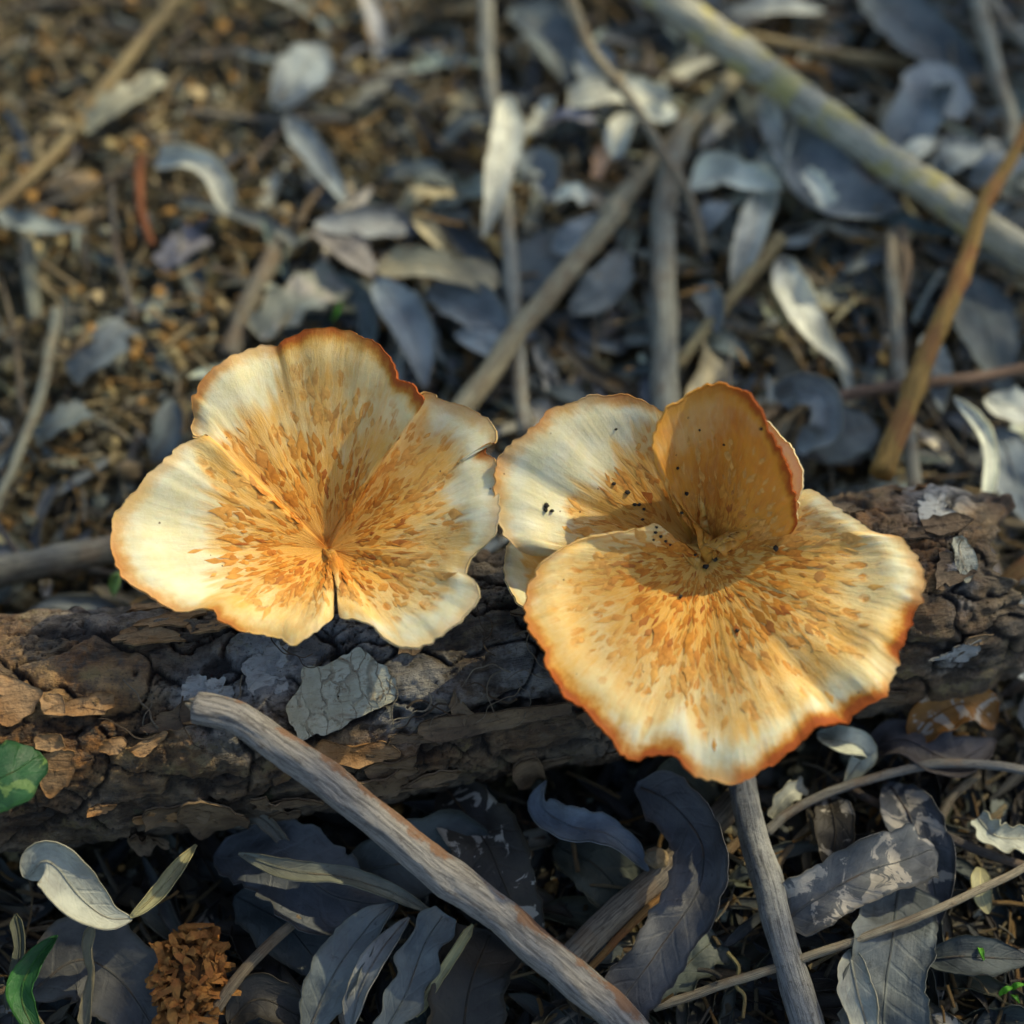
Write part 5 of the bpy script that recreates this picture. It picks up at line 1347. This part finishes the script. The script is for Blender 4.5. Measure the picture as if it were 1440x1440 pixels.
for k in range(70):                                             # loose twigs
    while True:
        px, py = lr.uniform(-40, 1480), lr.uniform(-40, 1480); p = P(px, py, 0.4)
        if not on_log(p[0], p[1]): break
    L = lr.uniform(1.2, 4.5); yaw = lr.uniform(0, 3.14)
    d = np.array([math.cos(yaw), math.sin(yaw), lr.uniform(-.12, .12)])
    z0 = gz_at(p[0], p[1]) + lr.uniform(0.15, 0.8)
    b = np.array([p[0], p[1], float(z0)])
    sp = catmull(np.array([b - d * L / 2, b + lr.normal(0, .12, 3), b + d * L / 2]), 16)
    V, F, uv = tube(sp, np.linspace(1, lr.uniform(.5, .9), 16) * lr.uniform(0.05, 0.13), 8, k, 0.15)
    front = p[1] < (LA + LE1 * ((p - LA) @ LE1))[1]
    col = np.array([(0.27, 0.25, 0.2), (0.2, 0.15, 0.09), (0.33, 0.27, 0.17), (0.16, 0.15, 0.13)][ci := int(lr.integers(4))])
    o = mk('twig', V, F, M['twig'], uv=uv, color=tuple(col))
    wd = ('grey', 'brown', 'straw coloured', 'dark grey')[ci]; ln = 'short' if L < 2.2 else 'mid length' if L < 3.4 else 'long'
    pl = 'before the log' if front else 'on bare soil behind the log' if px < 430 else 'in thick litter behind the log'
    tag(o, '%s %s twig lying loose %s' % (ln, wd, pl), 'twig', '%s %s loose twigs %s' % (ln, wd, pl))


def joined(name, mat, make, count):
    VV, FF, UU, CC = [], [], [], []; off = 0
    for k in range(count):
        r = make(k)
        if r is None: continue
        V, F, uv, c = r
        VV.append(np.asarray(V)); FF += (np.asarray(F, dtype=object) + off).tolist() if not isinstance(F, np.ndarray) else (F + off).tolist()
        if uv is not None: UU.append(uv)
        CC.append(np.repeat(np.asarray(c)[None], len(V), 0)); off += len(V)
    o = mk(name, np.vstack(VV), FF, mat, origin=(0, 0, 0), uv=np.vstack(UU) if UU else None, col=np.vstack(CC))
    return o


TEMPL = []
for k in range(90):
    L = lr.uniform(0.5, 2.6); W = min(0.7, L * lr.uniform(0.10, 0.34))
    V, F, uv, G, Nn = rand_leaf(0, 0, 0.0, L, W, 0, lr.uniform(-.25, .25), lr.uniform(-40, 40), lr.uniform(-.12, .2), lr.uniform(0.2, 1.2), 900 + k, 9, 5)
    TEMPL.append((V, F, uv))


def under_leaf(k):
    px, py = lr.uniform(-500, 1940), lr.uniform(-420, 1800)
    p = P(px, py, 0.2)
    if on_log(p[0], p[1]) or lr.random() > 0.08 + 0.92 * zone_leaf(px, py): return None
    front = p[1] < (LA + LE1 * ((p - LA) @ LE1))[1]
    V, F, uv = TEMPL[int(lr.integers(len(TEMPL)))]
    a = lr.uniform(0, 6.28); c, s_ = math.cos(a), math.sin(a); z = gz_at(p[0], p[1]) + lr.uniform(0.0, 0.45)
    V = np.stack([V[:, 0] * c - V[:, 1] * s_ + p[0], V[:, 0] * s_ + V[:, 1] * c + p[1], V[:, 2] + z], 1)
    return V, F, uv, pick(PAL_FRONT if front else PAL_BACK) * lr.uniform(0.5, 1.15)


tag(joined('leaf_litter', M['leaf_stuff'], under_leaf, 5200), 'mass of small broken leaves covering the ground', 'leaf litter', kind='stuff')


def bit(k):
    px, py = lr.uniform(-500, 1940), lr.uniform(-420, 1800)
    p = P(px, py, 0.2)
    if on_log(p[0], p[1]): return None
    L = lr.uniform(0.2, 1.5); yaw = lr.uniform(0, 3.14)
    d = np.array([math.cos(yaw), math.sin(yaw), lr.uniform(-.25, .25)])
    b = np.array([p[0], p[1], float(gz_at(p[0], p[1]) + lr.uniform(0.05, 0.5) + (lr.uniform(0, 0.9) if lr.random() < 0.2 else 0))])
    sp = np.linspace(b - d * L / 2, b + d * L / 2, 4); sp[1:3] += lr.normal(0, .05 * L, 3)
    rr_ = lr.uniform(0.018, 0.06); T = norm(sp[-1] - sp[0]); a_ = norm(np.cross(T, [0, 0, 1.0])); b_ = np.cross(a_, T)
    th = np.linspace(0, 2 * math.pi, 6)
    V = (sp[:, None] + rr_ * (np.cos(th)[None, :, None] * a_ + np.sin(th)[None, :, None] * b_)).reshape(-1, 3)
    uv = np.stack([np.tile(th / 6.2832, 4), np.repeat(np.linspace(0, L, 4), 6)], 1); F = grid_faces(4, 6)
    c = np.array([(0.27, 0.25, 0.18), (0.22, 0.165, 0.08), (0.38, 0.31, 0.17), (0.12, 0.11, 0.085), (0.34, 0.21, 0.07)][int(lr.integers(5))])
    return V, F, uv, c * (0.55 if p[1] < (LA + LE1 * ((p - LA) @ LE1))[1] else 1.25)  # debris before the log coloured darker to stand for shade


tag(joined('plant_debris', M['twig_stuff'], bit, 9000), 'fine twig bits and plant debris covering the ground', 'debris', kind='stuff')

ico_v = norm(np.array([(-1, 1.618, 0), (1, 1.618, 0), (-1, -1.618, 0), (1, -1.618, 0), (0, -1, 1.618), (0, 1, 1.618), (0, -1, -1.618), (0, 1, -1.618), (1.618, 0, -1), (1.618, 0, 1), (-1.618, 0, -1), (-1.618, 0, 1)], float))
ico_f = np.array([(0, 11, 5), (0, 5, 1), (0, 1, 7), (0, 7, 10), (0, 10, 11), (1, 5, 9), (5, 11, 4), (11, 10, 2), (10, 7, 6), (7, 1, 8), (3, 9, 4), (3, 4, 2), (3, 2, 6), (3, 6, 8), (3, 8, 9), (4, 9, 5), (2, 4, 11), (6, 2, 10), (8, 6, 7), (9, 8, 1)])
SOILC = np.array([(0.31, 0.25, 0.12), (0.22, 0.175, 0.09), (0.38, 0.30, 0.16), (0.09, 0.08, 0.05), (0.05, 0.047, 0.037), (0.20, 0.20, 0.15), (0.32, 0.185, 0.06), (0.17, 0.18, 0.13)])
NC = 42000
pxs, pys = lr.uniform(-450, 1890, NC), lr.uniform(-420, 1800, NC)
keep = np.array([lr.random() < (0.30 if zone_leaf(a, b) > 0.9 else 1.0) for a, b in zip(pxs, pys)])
pxs, pys = pxs[keep], pys[keep]
pos = np.array([P(a, b, 0.1) for a, b in zip(pxs, pys)])
rad = 0.03 + 0.21 * lr.random(len(pos)) ** 2.8
zz = gh(pos[:, 0], pos[:, 1]) + rad * 0.35 + 0.25 * lr.random(len(pos)) ** 3
ctr = np.c_[pos[:, :2], zz]
an = lr.uniform(0, 6.28, len(pos)); sc3 = lr.uniform(0.55, 1.35, (len(pos), 1, 3))
vv3 = ico_v[None] * sc3 * (1 + lr.uniform(-.25, .25, (len(pos), 12, 1))) * rad[:, None, None]
ca, sa_ = np.cos(an)[:, None], np.sin(an)[:, None]
vv3 = np.stack([vv3[..., 0] * ca - vv3[..., 1] * sa_, vv3[..., 0] * sa_ + vv3[..., 1] * ca, vv3[..., 2]], -1) + ctr[:, None]
ff3 = (ico_f[None] + (np.arange(len(pos)) * 12)[:, None, None]).reshape(-1, 3)
cc3 = SOILC[lr.integers(0, len(SOILC), len(pos))] * lr.uniform(0.9, 1.75, (len(pos), 1))
cr_o = mk('soil_crumbs', vv3.reshape(-1, 3), ff3, M['crumb'], origin=(0, 0, 0), col=np.repeat(cc3, 12, 0), smooth=False)
tag(cr_o, 'tan and brown crumbs of soil scattered over the ground', 'soil', kind='stuff')


# ------------------------------------------------------------------ unseen willow added for dappled shade; its leaves keep clear of the flecks
tb = np.array([150.0, 118.0, 0.0])
WT = empty('shade_willow', tb)
tag(WT, 'unseen young willow tree added to shade the ground', 'tree')
trunk = catmull(np.array([tb - [0, 0, 2], tb + [2, 1, 45], tb + [-4, -2, 100], tb + [-2, 2, 165]]), 30)
V, F, uv = tube(trunk, np.linspace(4.2, 2.0, 30), 14, 5, 0.1)
mk('trunk', V, F, M['twig'], parent=WT, uv=uv, color=(0.16, 0.14, 0.11))
tr = np.random.default_rng(21)
# sun flecks: spots that stay lit (photo px, height, radii in cm)
FLECKS = [(285, 770, 6.8, 2.0, 1.9), (345, 850, 6.5, 1.1, 0.9), (875, 850, 6.5, 1.15, 1.9), (900, 960, 6.1, 1.3, 1.0), (1050, 280, 1.4, 1.7, 1.3), (1160, 290, 1.4, 1.2, 0.8), (690, 290, 1.4, 0.7, 1.0),
          (1150, 470, 1.2, 0.9, 1.1), (850, 180, 1.3, 1.6, 1.0), (1200, 190, 2.2, 2.4, 1.6), (250, 130, 0.6, 7.0, 3.6), (1000, 130, 1.2, 1.0, 0.8), (1320, 150, 1.4, 1.1, 0.9), (760, 210, 1.1, 1.0, 0.8), (910, 270, 1.2, 0.9, 0.8), (1060, 410, 1.1, 0.9, 0.9), (1235, 430, 1.0, 0.7, 0.8), (560, 390, 1.1, 0.9, 0.7), (1400, 660, 1.3, 1.0, 0.9), (1100, 40, 1.0, 1.6, 1.0), (1380, 60, 1.2, 1.2, 1.0), (90, 60, 0.6, 3.0, 2.2), (400, 60, 0.6, 3.0, 2.0), (330, 250, 0.6, 2.0, 1.4), (560, 150, 0.6, 1.6, 1.6), (110, 270, 0.5, 1.6, 1.1), (480, 120, 0.6, 2.2, 1.6), (620, 40, 0.6, 2.0, 1.5), (1210, 1250, 1.6, 1.5, 0.7),
          (1390, 1170, 1.2, 0.9, 0.8), (1385, 1250, 1.0, 0.5, 0.6), (60, 985, 4.6, 1.8, 0.9), (800, 450, 1.2, 1.4, 0.9), (1010, 60, 1.5, 1.5, 1.2), (1250, 830, 6.7, 0.8, 1.6), (330, 1005, 5.3, 0.9, 0.5), (650, 385, 1.2, 1.5, 0.6), (800, 640, 7.6, 1.0, 0.8), (190, 690, .5, 1.4, 1.2)]
E1 = norm(np.cross(SUN_DIR, np.array([0, 0, 1.0]))); E2 = np.cross(E1, SUN_DIR)
fl = [(P(a, b, z) @ E1, P(a, b, z) @ E2, r1, r2) for a, b, z, r1, r2 in FLECKS]
corner = np.array([P(a, b, 1) for a, b in ((-100, -100), (1540, -100), (1540, 1540), (-100, 1540))])
lo1, hi1 = (corner @ E1).min(), (corner @ E1).max(); lo2, hi2 = (corner @ E2).min(), (corner @ E2).max()
VV, FF, UU, CC, off = [], [], [], [], 0
leafc = 0
tries = 0
heads = []
while leafc < 900 and tries < 9000:
    tries += 1
    u, w = tr.uniform(lo1 - 3, hi1 + 3), tr.uniform(lo2 - 3, hi2 + 3)
    if any(((u - a) / (r1 + 1.0)) ** 2 + ((w - b) / (r2 + 1.0)) ** 2 < 1 for a, b, r1, r2 in fl): continue
    dist = tr.uniform(95, 150)
    c = E1 * u + E2 * w + SUN_DIR * (dist)
    heads.append(c)
    ax1 = norm(E1 * math.cos(k1 := tr.uniform(0, 6.28)) + E2 * math.sin(k1) + SUN_DIR * tr.uniform(-.3, .3))
    L = tr.uniform(1.6, 3.6)
    sp = np.linspace(c - ax1 * L / 2, c + ax1 * L / 2, 5); sp[2] += SUN_DIR * 0.15
    V, F, uv, G, Nn = leaf_geo(sp, L * 0.16, [tr.uniform(-40, 40)], 0.3, 5, 'lance', 3)
    VV.append(V); FF.append(F + off); UU.append(uv); CC.append(np.repeat(np.array([[0.05, 0.10, 0.03]]) * tr.uniform(.8, 1.3), len(V), 0)); off += len(V); leafc += 1
mk('shade_crown', np.vstack(VV), np.vstack(FF), M['leaf_stuff'], parent=WT, uv=np.vstack(UU), col=np.vstack(CC))
heads = np.array(heads)
cmid = heads.mean(0)
lv, lf, lu, off = [], [], [], 0
for k in range(26):
    h = heads[int(tr.integers(len(heads)))]
    st = trunk[int(tr.integers(16, 28))]
    sp = catmull(np.array([st, st * 0.55 + h * 0.45 + [0, 0, 8], h]), 14)
    V, F, uv = tube(sp, np.linspace(0.7, 0.08, 14), 6, k, 0.05)
    o = mk('limb', V, F, M['twig'], parent=WT, uv=uv, color=(0.14, 0.12, 0.09))
